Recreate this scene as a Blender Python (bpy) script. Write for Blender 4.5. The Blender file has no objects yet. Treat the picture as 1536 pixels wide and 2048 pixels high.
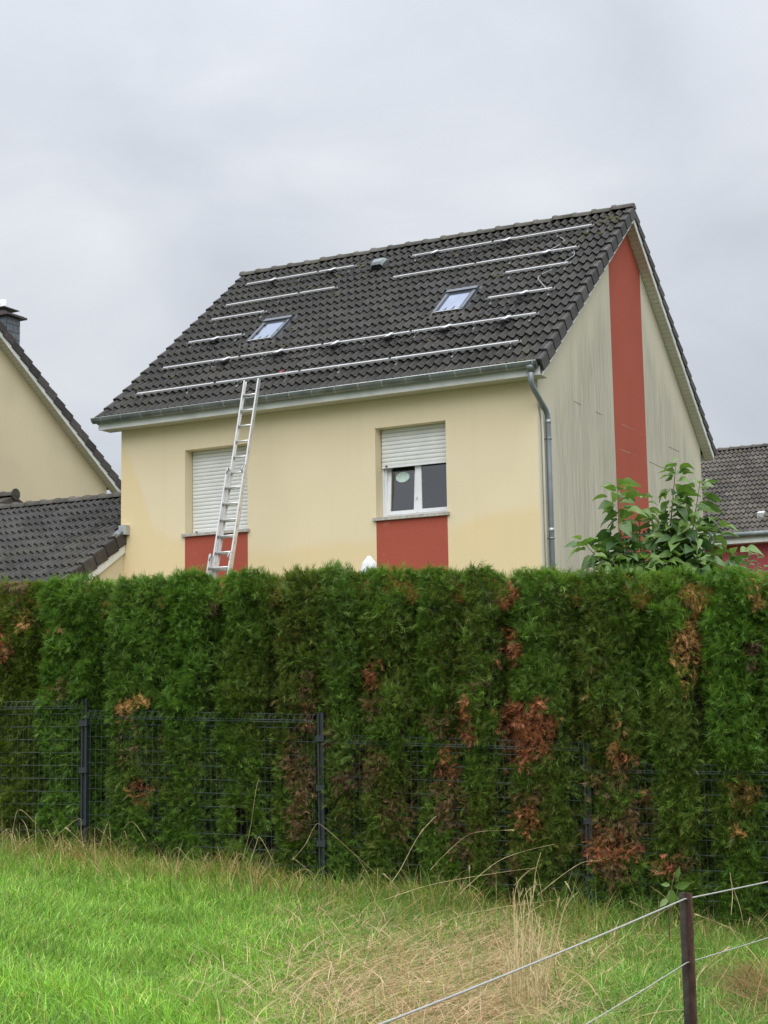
import bpy, math, random
import numpy as np
from mathutils import Vector, Matrix

random.seed(7)
rng = np.random.default_rng(11)
S = bpy.context.scene
COL = S.collection
R = math.radians

# ------------------------------------------------------------------ camera, sky, sun, exposure
EZ = 1.40                                     # eye height; the house heights below are measured from the eye
YAW, PITCH, ROLL, FPX = 0.4861, 0.1319, -0.0167, 3036.87
EYE = np.array([8.6213, -21.4552, EZ])
_f = np.array([-math.sin(YAW)*math.cos(PITCH), math.cos(YAW)*math.cos(PITCH), math.sin(PITCH)])
_r0 = np.array([math.cos(YAW), math.sin(YAW), 0.0])
_u0 = np.cross(_r0, _f)
_r = math.cos(ROLL)*_r0 + math.sin(ROLL)*_u0
_u = -math.sin(ROLL)*_r0 + math.cos(ROLL)*_u0
cam = bpy.data.cameras.new('camera')
cam.sensor_width = 36.0
cam.lens = 36.0*FPX/2048.0
cam.clip_start, cam.clip_end = 0.1, 2000.0
cam_o = bpy.data.objects.new('camera', cam)
COL.objects.link(cam_o)
M = Matrix.Identity(4)
for i in range(3):
    M[i][0], M[i][1], M[i][2], M[i][3] = _r[i], _u[i], -_f[i], EYE[i]
cam_o.matrix_world = M
S.camera = cam_o
S.render.engine = 'CYCLES'
S.cycles.use_adaptive_sampling = False
S.cycles.sample_clamp_indirect = 4.0
S.cycles.use_denoising = True
S.cycles.denoising_prefilter = 'NONE'            # keeps leaf and blade detail
S.render.resolution_x, S.render.resolution_y = 768, 1024

SUN_EL, SUN_AZ = R(48), R(-62)                # azimuth of the sun measured from +X
sun = bpy.data.lights.new('sun', 'SUN')
sun.energy, sun.angle, sun.color = 1.5, R(70), (1.0, 0.975, 0.94)
sun_o = bpy.data.objects.new('sun', sun)
COL.objects.link(sun_o)
sd = Vector((math.cos(SUN_EL)*math.cos(SUN_AZ), math.cos(SUN_EL)*math.sin(SUN_AZ), math.sin(SUN_EL)))
sun_o.rotation_euler = sd.to_track_quat('Z', 'Y').to_euler()

W = bpy.data.worlds.new('World')
S.world = W
W.use_nodes = True
wn, wl = W.node_tree.nodes, W.node_tree.links
wn.clear()
def wnode(t, **k):
    n = wn.new(t)
    for a, b in k.items(): setattr(n, a, b)
    return n
sky = wnode('ShaderNodeTexSky', sky_type='NISHITA', sun_disc=False, sun_elevation=SUN_EL, sun_rotation=R(90)-SUN_AZ)
tc = wnode('ShaderNodeTexCoord')
sep = wnode('ShaderNodeSeparateXYZ'); wl.new(tc.outputs['Generated'], sep.inputs[0])
mp = wnode('ShaderNodeMapping'); mp.inputs['Scale'].default_value = (1.0, 1.0, 1.7)
wl.new(tc.outputs['Generated'], mp.inputs[0])
nz = wnode('ShaderNodeTexNoise'); nz.inputs['Scale'].default_value = 4.6; nz.inputs['Detail'].default_value = 5; nz.inputs['Roughness'].default_value = 0.48
nz.inputs['Distortion'].default_value = 0.35
wl.new(mp.outputs[0], nz.inputs[0])
cr = wnode('ShaderNodeValToRGB')
cr.color_ramp.elements[0].position, cr.color_ramp.elements[0].color = 0.30, (0.550, 0.582, 0.632, 1)
cr.color_ramp.elements[1].position, cr.color_ramp.elements[1].color = 0.72, (0.765, 0.790, 0.826, 1)
e = cr.color_ramp.elements.new(0.52); e.color = (0.645, 0.675, 0.726, 1)
wl.new(nz.outputs['Fac'], cr.inputs[0])
gr = wnode('ShaderNodeMapRange'); gr.inputs['From Min'].default_value = 0.0; gr.inputs['From Max'].default_value = 1.0
gr.inputs['To Min'].default_value = 6.65; gr.inputs['To Max'].default_value = 24.0      # overcast: brighter towards the zenith
pw = wnode('ShaderNodeMath', operation='POWER'); pw.inputs[1].default_value = 2.5; pw.use_clamp = True
wl.new(sep.outputs['Z'], pw.inputs[0]); wl.new(pw.outputs[0], gr.inputs['Value'])
mul = wnode('ShaderNodeMix', data_type='RGBA', blend_type='MULTIPLY'); mul.inputs['Factor'].default_value = 1.0
wl.new(cr.outputs[0], mul.inputs['A']); wl.new(gr.outputs[0], mul.inputs['B'])
mx = wnode('ShaderNodeMix', data_type='RGBA'); mx.inputs['Factor'].default_value = 0.94
wl.new(sky.outputs[0], mx.inputs['A']); wl.new(mul.outputs['Result'], mx.inputs['B'])
bg = wnode('ShaderNodeBackground'); bg.inputs['Strength'].default_value = 0.10
wl.new(mx.outputs['Result'], bg.inputs['Color'])
wo = wnode('ShaderNodeOutputWorld'); wl.new(bg.outputs[0], wo.inputs[0])
S.view_settings.view_transform = 'Standard'
S.view_settings.look = 'None'
S.view_settings.exposure = 0.52
S.view_settings.gamma = 1.0
S.view_settings.use_curve_mapping = False

# ------------------------------------------------------------------ helpers: points
def ray(px, py):
    return _f + _r*((px-768)/FPX) + _u*((1024-py)/FPX)
def on_plane(px, py, n, p):
    n = np.array(n, float); d = ray(px, py)
    t = np.dot(n, np.array(p, float)-EYE)/np.dot(n, d)
    return EYE + t*d
GR = np.array([math.cos(YAW), math.sin(YAW), 0.0])     # along the picture, on the ground
GF = np.array([-math.sin(YAW), math.cos(YAW), 0.0])    # away from the eye, on the ground
def at(px, py, depth):
    d = ray(px, py); return EYE + d*(depth/np.dot(GF, d))
def to_px(p):
    d = np.asarray(p, float)-EYE
    z = d@_f
    return 768+FPX*(d@_r)/z, 1024-FPX*(d@_u)/z
def gpos(s, d):
    p = EYE + GR*s + GF*d
    return np.array([p[0], p[1], ground_z(p[0], p[1])])
FA = np.array([0.927, -11.949]); FB = np.array([4.846, -11.342])   # fence posts one and three
FD = (FB-FA)/np.linalg.norm(FB-FA); FN = np.array([FD[1], -FD[0]]) # along the fence, and out of it towards the field
def sstep(a, b, x):
    t = np.clip((np.asarray(x, float)-a)/(b-a), 0, 1); return t*t*(3-2*t)
def ground_z(x, y):
    x = np.asarray(x, float); y = np.asarray(y, float)
    s = (x-EYE[0])*GR[0]+(y-EYE[1])*GR[1]
    field = EZ - 1.37 - 0.092*np.clip(s, -14, 14)
    q = -((x-FA[0])*FN[0]+(y-FA[1])*FN[1])             # distance behind the fence
    garden = EZ - 0.42 - 0.03*np.clip(s, -14, 14)
    k = sstep(1.2, 4.5, q)
    return field*(1-k)+garden*k

# ------------------------------------------------------------------ helpers: materials
def mat(name):
    m = bpy.data.materials.new(name); m.use_nodes = True
    nt = m.node_tree; b = nt.nodes['Principled BSDF']
    return m, nt, b
def N(nt, t, **k):
    n = nt.nodes.new(t)
    for a, v in k.items(): setattr(n, a, v)
    return n
def noise(nt, scale, detail=3, rough=0.5, vec=None, stretch=None):
    n = N(nt, 'ShaderNodeTexNoise'); n.inputs['Scale'].default_value = scale
    n.inputs['Detail'].default_value = detail; n.inputs['Roughness'].default_value = rough
    if vec is None:
        g = N(nt, 'ShaderNodeNewGeometry'); vec = g.outputs['Position']
    if stretch:
        mpn = N(nt, 'ShaderNodeMapping'); mpn.inputs['Scale'].default_value = stretch
        nt.links.new(vec, mpn.inputs[0]); vec = mpn.outputs[0]
    nt.links.new(vec, n.inputs['Vector'])
    return n.outputs['Fac']
def rng_map(nt, v, a, b, c=0.0, d=1.0, smooth=True):
    n = N(nt, 'ShaderNodeMapRange')
    if smooth: n.interpolation_type = 'SMOOTHSTEP'
    for i, x in zip(('From Min', 'From Max', 'To Min', 'To Max'), (a, b, c, d)): n.inputs[i].default_value = x
    nt.links.new(v, n.inputs['Value']); return n.outputs[0]
def mix(nt, fac, a, b, blend='MIX'):
    n = N(nt, 'ShaderNodeMix', data_type='RGBA', blend_type=blend)
    for s, v in (('Factor', fac), ('A', a), ('B', b)):
        if isinstance(v, (int, float)): n.inputs[s].default_value = v
        elif isinstance(v, tuple): n.inputs[s].default_value = (*v[:3], 1)
        else: nt.links.new(v, n.inputs[s])
    return n.outputs['Result']
def math_(nt, op, a, b=0.0):
    n = N(nt, 'ShaderNodeMath', operation=op)
    for i, v in enumerate((a, b)):
        if isinstance(v, (int, float)): n.inputs[i].default_value = v
        else: nt.links.new(v, n.inputs[i])
    return n.outputs[0]
def bump(nt, b, h, dist=0.01, strength=0.5):
    n = N(nt, 'ShaderNodeBump'); n.inputs['Distance'].default_value = dist; n.inputs['Strength'].default_value = strength
    nt.links.new(h, n.inputs['Height']); nt.links.new(n.outputs[0], b.inputs['Normal'])
def simple(name, c, rough=0.6, metal=0.0, var=0.12, scale=6.0, bmp=0.0, bscale=60, spec=0.5, c2=None):
    m, nt, b = mat(name)
    d = tuple(x*(1-var) for x in c) if c2 is None else c2
    l = tuple(min(1, x*(1+var)) for x in c)
    f = rng_map(nt, noise(nt, scale, 4, 0.6), 0.3, 0.7)
    nt.links.new(mix(nt, f, d, l), b.inputs['Base Color'])
    b.inputs['Roughness'].default_value = rough; b.inputs['Metallic'].default_value = metal
    b.inputs['Specular IOR Level'].default_value = spec
    if bmp: bump(nt, b, noise(nt, bscale, 3), bmp, 0.6)
    return m
def sep_pos(nt):
    g = N(nt, 'ShaderNodeNewGeometry'); s = N(nt, 'ShaderNodeSeparateXYZ')
    nt.links.new(g.outputs['Position'], s.inputs[0]); return s.outputs

CREAM = (0.70, 0.595, 0.375)
def stucco_front():
    m, nt, b = mat('cream stucco')
    X, Y, Z = sep_pos(nt)
    # rain-washed upper wall, dry stained lower wall: the border follows the wall from its left corner
    wob = math_(nt, 'MULTIPLY', math_(nt, 'SUBTRACT', noise(nt, 1.3, 3, 0.5), 0.5), 0.35)
    ramp = N(nt, 'ShaderNodeFloatCurve')
    cv = ramp.mapping.curves[0]
    pts = [(0.0, 0.93), (0.04, 0.74), (0.07, 0.52), (0.11, 0.36), (0.2, 0.24), (0.55, 0.20), (0.8, 0.23), (0.9, 0.30), (1.0, 0.33)]
    cv.points[0].location, cv.points[1].location = pts[0], pts[-1]
    for p in pts[1:-1]: cv.points.new(*p)
    ramp.mapping.update()
    nt.links.new(rng_map(nt, X, -8.0, 0.0, smooth=False), ramp.inputs['Value'])
    border = math_(nt, 'ADD', math_(nt, 'MULTIPLY', ramp.outputs[0], 2.9), 2.2+EZ)
    f = rng_map(nt, math_(nt, 'ADD', math_(nt, 'SUBTRACT', Z, border), wob), -0.16, 0.10)
    mott = rng_map(nt, noise(nt, 45, 4, 0.7), 0.3, 0.7)
    up = mix(nt, mott, (0.750, 0.645, 0.435), (0.810, 0.702, 0.485))
    lo = mix(nt, mott, (0.755, 0.605, 0.345), (0.810, 0.655, 0.390))
    c = mix(nt, f, lo, up)
    big = rng_map(nt, noise(nt, 0.9, 3), 0.3, 0.75, 0.0, 0.35)
    c = mix(nt, big, c, (0.70, 0.605, 0.40))
    run = rng_map(nt, noise(nt, 1.0, 4, 0.6, None, (5.0, 5.0, 0.25)), 0.52, 0.75, 0.0, 0.06)
    c = mix(nt, run, c, (0.50, 0.43, 0.28))
    nt.links.new(c, b.inputs['Base Color']); b.inputs['Roughness'].default_value = 0.9
    b.inputs['Specular IOR Level'].default_value = 0.2
    bump(nt, b, noise(nt, 130, 3, 0.7), 0.003, 0.35)
    return m
def stucco_plain(name='plain cream stucco', c=(0.70, 0.62, 0.425)):
    m, nt, b = mat(name)
    mott = rng_map(nt, noise(nt, 45, 4, 0.7), 0.3, 0.7)
    a = mix(nt, mott, tuple(x*0.92 for x in c), tuple(x*1.06 for x in c))
    big = rng_map(nt, noise(nt, 0.7, 3), 0.35, 0.75, 0.0, 0.4)
    a = mix(nt, big, a, (0.52, 0.46, 0.32))
    nt.links.new(a, b.inputs['Base Color']); b.inputs['Roughness'].default_value = 0.9
    b.inputs['Specular IOR Level'].default_value = 0.2
    bump(nt, b, noise(nt, 130, 3, 0.7), 0.003, 0.35)
    return m
GA_W = 8.8225
def stucco_gable():
    m, nt, b = mat('algae streaked stucco')
    X, Y, Z = sep_pos(nt)
    s1 = noise(nt, 1.0, 4, 0.65, None, (1.0, 26.0, 0.50))
    s2 = noise(nt, 1.0, 3, 0.6, None, (1.0, 70.0, 1.3))
    s3 = noise(nt, 1.0, 3, 0.6, None, (1.0, 2.2, 0.5))
    st = rng_map(nt, math_(nt, 'ADD', math_(nt, 'MULTIPLY', s1, 0.42), math_(nt, 'MULTIPLY', s2, 0.62)), 0.38, 0.70)
    # clean strips under the verges and next to the corner, where the overhang keeps the wall dry
    dist = math_(nt, 'ABSOLUTE', math_(nt, 'SUBTRACT', Y, GA_W/2))
    under = math_(nt, 'SUBTRACT', math_(nt, 'SUBTRACT', 8.82+EZ, math_(nt, 'MULTIPLY', dist, 0.8006)), Z)
    dry = rng_map(nt, math_(nt, 'ADD', under, math_(nt, 'MULTIPLY', s3, 0.9)), 0.75, 1.9)
    cor = rng_map(nt, Y, 0.15, 1.2)
    amt = math_(nt, 'MULTIPLY', math_(nt, 'MULTIPLY', dry, cor), rng_map(nt, s3, 0.25, 0.7, 0.55, 1.0))
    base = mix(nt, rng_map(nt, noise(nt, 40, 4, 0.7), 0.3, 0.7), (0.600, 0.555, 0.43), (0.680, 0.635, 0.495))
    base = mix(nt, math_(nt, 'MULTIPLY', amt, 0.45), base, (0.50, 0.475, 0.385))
    c = mix(nt, math_(nt, 'MULTIPLY', st, math_(nt, 'ADD', math_(nt, 'MULTIPLY', amt, 0.80), 0.10)), base, (0.255, 0.243, 0.205))
    nt.links.new(c, b.inputs['Base Color']); b.inputs['Roughness'].default_value = 0.9
    b.inputs['Specular IOR Level'].default_value = 0.2
    bump(nt, b, noise(nt, 130, 3, 0.7), 0.003, 0.35)
    return m
def red_paint(name='brick red paint', c=(0.400, 0.096, 0.062), pale=(0.58, 0.28, 0.22), amt=0.5):
    m, nt, b = mat(name)
    X, Y, Z = sep_pos(nt)
    mott = rng_map(nt, noise(nt, 30, 4, 0.7), 0.3, 0.7)
    a = mix(nt, mott, tuple(x*0.93 for x in c), tuple(x*1.06 for x in c))
    sc = rng_map(nt, noise(nt, 3.2, 6, 0.75), 0.60, 0.72)
    low = rng_map(nt, Z, 3.2+EZ, 4.9+EZ, 1.0, 0.0)
    a = mix(nt, math_(nt, 'MULTIPLY', math_(nt, 'MULTIPLY', sc, low), amt), a, pale)
    big = rng_map(nt, noise(nt, 1.1, 3), 0.35, 0.75, 0.0, 0.35)
    a = mix(nt, big, a, tuple(x*0.8 for x in c))
    nt.links.new(a, b.inputs['Base Color']); b.inputs['Roughness'].default_value = 0.85
    b.inputs['Specular IOR Level'].default_value = 0.2
    bump(nt, b, noise(nt, 130, 3, 0.7), 0.003, 0.35)
    return m
def tile_mat(name, c=(0.037, 0.0345, 0.0315), moss=0.35, mosscol=(0.085, 0.085, 0.03)):
    m, nt, b = mat(name)
    oi = N(nt, 'ShaderNodeObjectInfo')
    f = rng_map(nt, noise(nt, 9, 5, 0.65), 0.25, 0.75)
    a = mix(nt, f, tuple(x*0.72 for x in c), tuple(x*1.30 for x in c))
    v = rng_map(nt, oi.outputs['Random'], 0.0, 1.0, 0.62, 1.35, False)
    n = N(nt, 'ShaderNodeMix', data_type='RGBA', blend_type='MULTIPLY'); n.inputs['Factor'].default_value = 1
    nt.links.new(a, n.inputs['A']); nt.links.new(v, n.inputs['B']); a = n.outputs['Result']
    a = mix(nt, rng_map(nt, noise(nt, 0.8, 5, 0.65), 0.45, 0.75, 0.0, 0.40), a, tuple(x*f for x, f in zip(c, (1.75, 1.75, 1.5))))
    li = rng_map(nt, noise(nt, 34, 3, 0.6), 0.60, 0.72, 0.0, 0.5)      # pale lichen freckles
    a = mix(nt, li, a, (0.145, 0.140, 0.120))
    mo = math_(nt, 'MULTIPLY', rng_map(nt, noise(nt, 2.6, 6, 0.72), 0.52, 0.70), moss)
    a = mix(nt, mo, a, mosscol)
    nt.links.new(a, b.inputs['Base Color'])
    b.inputs['Roughness'].default_value = 0.58; b.inputs['Specular IOR Level'].default_value = 0.25
    bump(nt, b, noise(nt, 70, 4, 0.7), 0.006, 0.6)
    return m
def attr_mat(name, rough=0.55, trans=0.3, spec=0.35, tgain=(1.2, 1.35, 0.6)):
    m, nt, b = mat(name)
    at_ = N(nt, 'ShaderNodeAttribute'); at_.attribute_name = 'Col'
    nt.links.new(at_.outputs['Color'], b.inputs['Base Color'])
    b.inputs['Roughness'].default_value = rough; b.inputs['Specular IOR Level'].default_value = spec
    if trans:
        t = N(nt, 'ShaderNodeBsdfTranslucent')
        nt.links.new(mix(nt, 1.0, at_.outputs['Color'], tgain, 'MULTIPLY'), t.inputs['Color'])
        ms = N(nt, 'ShaderNodeMixShader'); ms.inputs[0].default_value = trans
        nt.links.new(b.outputs[0], ms.inputs[1]); nt.links.new(t.outputs[0], ms.inputs[2])
        out = nt.nodes['Material Output']; nt.links.new(ms.outputs[0], out.inputs[0])
    return m
def leaf_mat(name, dark, light, rough=0.35):
    m, nt, b = mat(name)
    oi = N(nt, 'ShaderNodeObjectInfo')
    c = mix(nt, oi.outputs['Random'], dark, light)
    c = mix(nt, rng_map(nt, noise(nt, 25, 3), 0.3, 0.7, 0.0, 0.3), c, tuple(x*0.6 for x in dark))
    nt.links.new(c, b.inputs['Base Color']); b.inputs['Roughness'].default_value = rough
    b.inputs['Specular IOR Level'].default_value = 0.4
    t = N(nt, 'ShaderNodeBsdfTranslucent'); nt.links.new(mix(nt, 1.0, c, (1.3, 1.5, 0.6), 'MULTIPLY'), t.inputs['Color'])
    ms = N(nt, 'ShaderNodeMixShader'); ms.inputs[0].default_value = 0.28
    nt.links.new(b.outputs[0], ms.inputs[1]); nt.links.new(t.outputs[0], ms.inputs[2])
    nt.links.new(ms.outputs[0], nt.nodes['Material Output'].inputs[0])
    return m

MAT = dict(
    wall=stucco_front(), gable=stucco_gable(), plain=stucco_plain(), red=red_paint(),
    red2=red_paint('raspberry wall paint', (0.36, 0.075, 0.085), (0.4, 0.12, 0.12), 0.2),
    tile=tile_mat('weathered concrete tile'), tile_dark=tile_mat('dark concrete tile', (0.048, 0.046, 0.044), 0.3),
    tile_brown=tile_mat('brown concrete tile', (0.088, 0.078, 0.070), 0.5, (0.17, 0.145, 0.075)),
    ridge=tile_mat('mossy ridge tile', (0.085, 0.080, 0.070), 0.75, (0.10, 0.095, 0.045)),
    verge=tile_mat('verge tile concrete', (0.062, 0.056, 0.055), 0.2),
    verge_dark=tile_mat('dark verge tile concrete', (0.062, 0.056, 0.054), 0.2),
    deck=simple('roof underlay', (0.02, 0.019, 0.018), 0.95),
    white=simple('white painted board', (0.74, 0.76, 0.74), 0.5, var=0.06, scale=2.5, c2=(0.62, 0.65, 0.61)),
    soffit=simple('off white soffit board', (0.60, 0.585, 0.49), 0.55, var=0.06, scale=2.0),
    groove=simple('soffit joint', (0.42, 0.405, 0.34), 0.8),
    zinc=simple('weathered zinc', (0.235, 0.262, 0.262), 0.42, 0.55, 0.16, 3.5, c2=(0.165, 0.19, 0.19)),
    zinc_pale=simple('pale zinc edge', (0.45, 0.48, 0.48), 0.42, 0.5, 0.12, 5.0),
    pipe=simple('blue grey zinc pipe', (0.245, 0.275, 0.30), 0.45, 0.4, 0.12, 4.0),
    upvc=simple('white window plastic', (0.80, 0.82, 0.84), 0.32, var=0.03),
    slat=simple('pale grey shutter plastic', (0.76, 0.78, 0.755), 0.45, var=0.05, scale=3.0),
    sill=simple('grey sill stone', (0.43, 0.41, 0.36), 0.8, var=0.2, scale=14, bmp=0.003),
    dark=simple('dark room', (0.02, 0.019, 0.02), 0.9),
    curtain=simple('brown inner reveal', (0.06, 0.045, 0.035), 0.9),
    alu=simple('brushed aluminium', (0.70, 0.70, 0.69), 0.42, 0.6, 0.08, 8.0),
    alu_rail=simple('bright aluminium rail', (0.78, 0.78, 0.79), 0.35, 0.3, 0.05, 8.0),
    steel=simple('stainless bracket', (0.42, 0.42, 0.44), 0.35, 0.85, 0.2, 20),
    black=simple('black plastic', (0.018, 0.018, 0.02), 0.5),
    grey_frame=simple('grey roof window metal', (0.14, 0.16, 0.18), 0.38, 0.6, 0.1, 6),
    dark_frame=simple('dark roof window metal', (0.055, 0.06, 0.075), 0.45, 0.4, 0.1, 6),
    cable=simple('black cable', (0.02, 0.02, 0.023), 0.5), cable_grey=simple('grey cable', (0.26, 0.27, 0.27), 0.5),
    foil=simple('silver foil wrapped box', (0.72, 0.72, 0.75), 0.3, 0.1, 0.1, 30),
    slate=simple('blue grey slate', (0.115, 0.135, 0.15), 0.5, 0.0, 0.2, 7),
    slate_joint=simple('slate backing', (0.03, 0.033, 0.036), 0.9),
    brownmetal=simple('brown cap metal', (0.085, 0.07, 0.066), 0.5, 0.3),
    fence=simple('anthracite coated steel', (0.030, 0.038, 0.043), 0.45, 0.1, 0.1, 20),
    wire=simple('dark green coated wire', (0.060, 0.085, 0.080), 0.4, 0.1, 0.1, 20),
    rust=simple('rusty steel angle', (0.078, 0.064, 0.050), 0.75, 0.2, 0.35, 22, 0.002, 120, c2=(0.045, 0.038, 0.035)),
    rust_edge=simple('red brown rust', (0.090, 0.050, 0.034), 0.85, 0.1, 0.3, 30),
    rope=simple('white twisted rope', (0.43, 0.42, 0.39), 0.7, var=0.1, scale=60), rope_dull=simple('weathered thin rope', (0.40, 0.40, 0.35), 0.8, var=0.15, scale=60),
    cloth=simple('white parasol cloth', (0.80, 0.81, 0.83), 0.8),
    bark=simple('brown bark', (0.075, 0.05, 0.035), 0.9, var=0.3, scale=30, bmp=0.004),
    stem=simple('grey brown stem', (0.13, 0.10, 0.06), 0.7, var=0.2, scale=40),
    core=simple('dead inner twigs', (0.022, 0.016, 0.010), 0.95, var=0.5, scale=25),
    soil=simple('field soil', (0.058, 0.085, 0.025), 0.95, var=0.4, scale=4, bmp=0.02, bscale=30, c2=(0.045, 0.04, 0.02)),
    moss=simple('yellow brown moss', (0.085, 0.075, 0.035), 0.95, var=0.5, scale=40, bmp=0.01, bscale=80),
    orange=simple('orange plastic', (0.36, 0.05, 0.04), 0.5),
    pale_green=simple('pale green glass disc', (0.55, 0.72, 0.64), 0.35, var=0.1, scale=30),
    spray=attr_mat('thuja foliage', 0.5, 0.30, 0.35), grass=attr_mat('grass blades', 0.42, 0.42, 0.35), straw=attr_mat('dry straw', 0.6, 0.25, 0.25, (1.1, 1.0, 0.7)),
    leafA=leaf_mat('dark green leaf', (0.055, 0.118, 0.042), (0.155, 0.255, 0.090)),
    leafB=leaf_mat('young green leaf', (0.13, 0.23, 0.05), (0.27, 0.38, 0.15)),
    leafC=leaf_mat('grey green leaf', (0.20, 0.25, 0.19), (0.34, 0.38, 0.30), 0.6), leafD=leaf_mat('blue grey needle', (0.16, 0.23, 0.27), (0.30, 0.38, 0.42), 0.6),
    clover=simple('pink clover', (0.40, 0.16, 0.26), 0.8),
)
def glass_mat(name, c, rough=0.04, ior=1.75):
    m, nt, b = mat(name)
    f = rng_map(nt, noise(nt, 2.0, 3), 0.3, 0.7)
    nt.links.new(mix(nt, f, tuple(x*0.9 for x in c), tuple(x*1.1 for x in c)), b.inputs['Base Color'])
    b.inputs['Roughness'].default_value = rough; b.inputs['IOR'].default_value = ior
    return m
def clear_glass():
    m, nt, b = mat('clear window glass')
    t = N(nt, 'ShaderNodeBsdfTransparent'); t.inputs[0].default_value = (0.72, 0.76, 0.78, 1)
    g = N(nt, 'ShaderNodeBsdfGlossy'); g.inputs['Roughness'].default_value = 0.02
    f = N(nt, 'ShaderNodeFresnel'); f.inputs['IOR'].default_value = 2.7
    bp = N(nt, 'ShaderNodeBump'); bp.inputs['Strength'].default_value = 0.25; bp.inputs['Distance'].default_value = 0.01
    nt.links.new(noise(nt, 2.2, 2), bp.inputs['Height']); nt.links.new(bp.outputs[0], g.inputs['Normal'])
    ms = N(nt, 'ShaderNodeMixShader'); nt.links.new(f.outputs[0], ms.inputs[0]); nt.links.new(t.outputs[0], ms.inputs[1]); nt.links.new(g.outputs[0], ms.inputs[2])
    nt.links.new(ms.outputs[0], nt.nodes['Material Output'].inputs[0]); return m
MAT['glass'] = clear_glass()
MAT['room'] = simple('dim room wall', (0.30, 0.27, 0.24), 0.9)
MAT['roofglass'] = glass_mat('roof window glass over pale blind', (0.23, 0.28, 0.40), 0.06, 1.55)

# ------------------------------------------------------------------ helpers: meshes and objects
class MB:
    def __init__(self): self.v, self.f, self.mi, self.sm = [], [], [], []
    def face(self, pts, mi=0, sm=False):
        b = len(self.v); self.v += [tuple(map(float, p)) for p in pts]; self.f.append(tuple(range(b, b+len(pts)))); self.mi.append(mi); self.sm.append(sm)
    def hexa(self, p, mi=0):
        b = len(self.v); self.v += [tuple(map(float, q)) for q in p]
        for q in ((0,3,2,1),(4,5,6,7),(0,1,5,4),(1,2,6,5),(2,3,7,6),(3,0,4,7)):
            self.f.append(tuple(b+i for i in q)); self.mi.append(mi); self.sm.append(False)
    def box(self, a, c, mi=0, T=None):
        (x0,y0,z0),(x1,y1,z1) = a, c
        p = [(x0,y0,z0),(x1,y0,z0),(x1,y1,z0),(x0,y1,z0),(x0,y0,z1),(x1,y0,z1),(x1,y1,z1),(x0,y1,z1)]
        if T is not None: p = [T @ Vector(q) for q in p]
        self.hexa(p, mi)
    def tube(self, pts, r, n=8, mi=0, cap=True, closed=False):
        pts = [Vector(p) for p in pts]; rs = r if isinstance(r, (list, tuple)) else [r]*len(pts)
        b = len(self.v); up = Vector((0,0,1)); prev = None
        for i, p in enumerate(pts):
            d = (pts[min(i+1, len(pts)-1)]-pts[max(i-1, 0)]).normalized()
            if prev is None:
                a = d.orthogonal().normalized() if abs(d.z) > 0.95 else d.cross(up).normalized()
            else:
                a = (prev - d*prev.dot(d)).normalized()
            prev = a; c = d.cross(a)
            for k in range(n):
                t = 2*math.pi*k/n; self.v.append(tuple(p+(a*math.cos(t)+c*math.sin(t))*rs[i]))
        for i in range(len(pts)-1):
            for k in range(n):
                self.f.append((b+i*n+k, b+i*n+(k+1)%n, b+(i+1)*n+(k+1)%n, b+(i+1)*n+k)); self.mi.append(mi); self.sm.append(n > 4)
        if cap:
            self.f.append(tuple(b+k for k in range(n))[::-1]); self.f.append(tuple(b+(len(pts)-1)*n+k for k in range(n)))
            self.mi += [mi, mi]; self.sm += [False, False]
    def prism(self, poly, a, c, axis, mi=0):      # polygon in the two other axes, extruded from a to c along axis
        def P(t, u, v):
            return {0:(t,u,v), 1:(u,t,v), 2:(u,v,t)}[axis]
        n = len(poly); b = len(self.v)
        self.v += [P(a,*p) for p in poly]+[P(c,*p) for p in poly]
        self.f.append(tuple(b+i for i in range(n))); self.f.append(tuple(b+n+i for i in range(n))[::-1])
        for i in range(n): self.f.append((b+i, b+n+i, b+n+(i+1)%n, b+(i+1)%n))
        self.mi += [mi]*(n+2); self.sm += [False]*(n+2)
    def mesh(self, name, mats):
        me = bpy.data.meshes.new(name); me.from_pydata(self.v, [], self.f)
        for m in (mats if isinstance(mats, (list, tuple)) else [mats]): me.materials.append(MAT[m])
        me.polygons.foreach_set('material_index', self.mi); me.polygons.foreach_set('use_smooth', self.sm); me.update()
        return me
    def build(self, name, mats, parent=None):
        return link(name, self.mesh(name, mats), parent)
BASE = {}
def link(name, me, parent=None, mw=None):
    o = bpy.data.objects.new(name, me); COL.objects.link(o)
    if parent is not None:
        o.parent = parent
        loc = BASE.get(parent.name)
        if loc is not None: o.matrix_parent_inverse = Matrix.Translation(-Vector(loc))
    if mw is not None: o.matrix_basis = mw
    return o
def tag(o, label=None, cat=None, group=None, kind=None):
    for k, v in (('label', label), ('category', cat), ('group', group), ('kind', kind)):
        if v: o[k] = v
    return o
def thing(name, loc, label, cat, group=None):
    o = bpy.data.objects.new(name, None); COL.objects.link(o)
    o.empty_display_size = 0.2; o.location = loc; BASE[o.name] = tuple(loc)
    return tag(o, label, cat, group)
def frame(o, x, y, z):
    m = Matrix.Identity(4)
    for i in range(3): m[i][0], m[i][1], m[i][2], m[i][3] = x[i], y[i], z[i], o[i]
    return m
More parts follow.
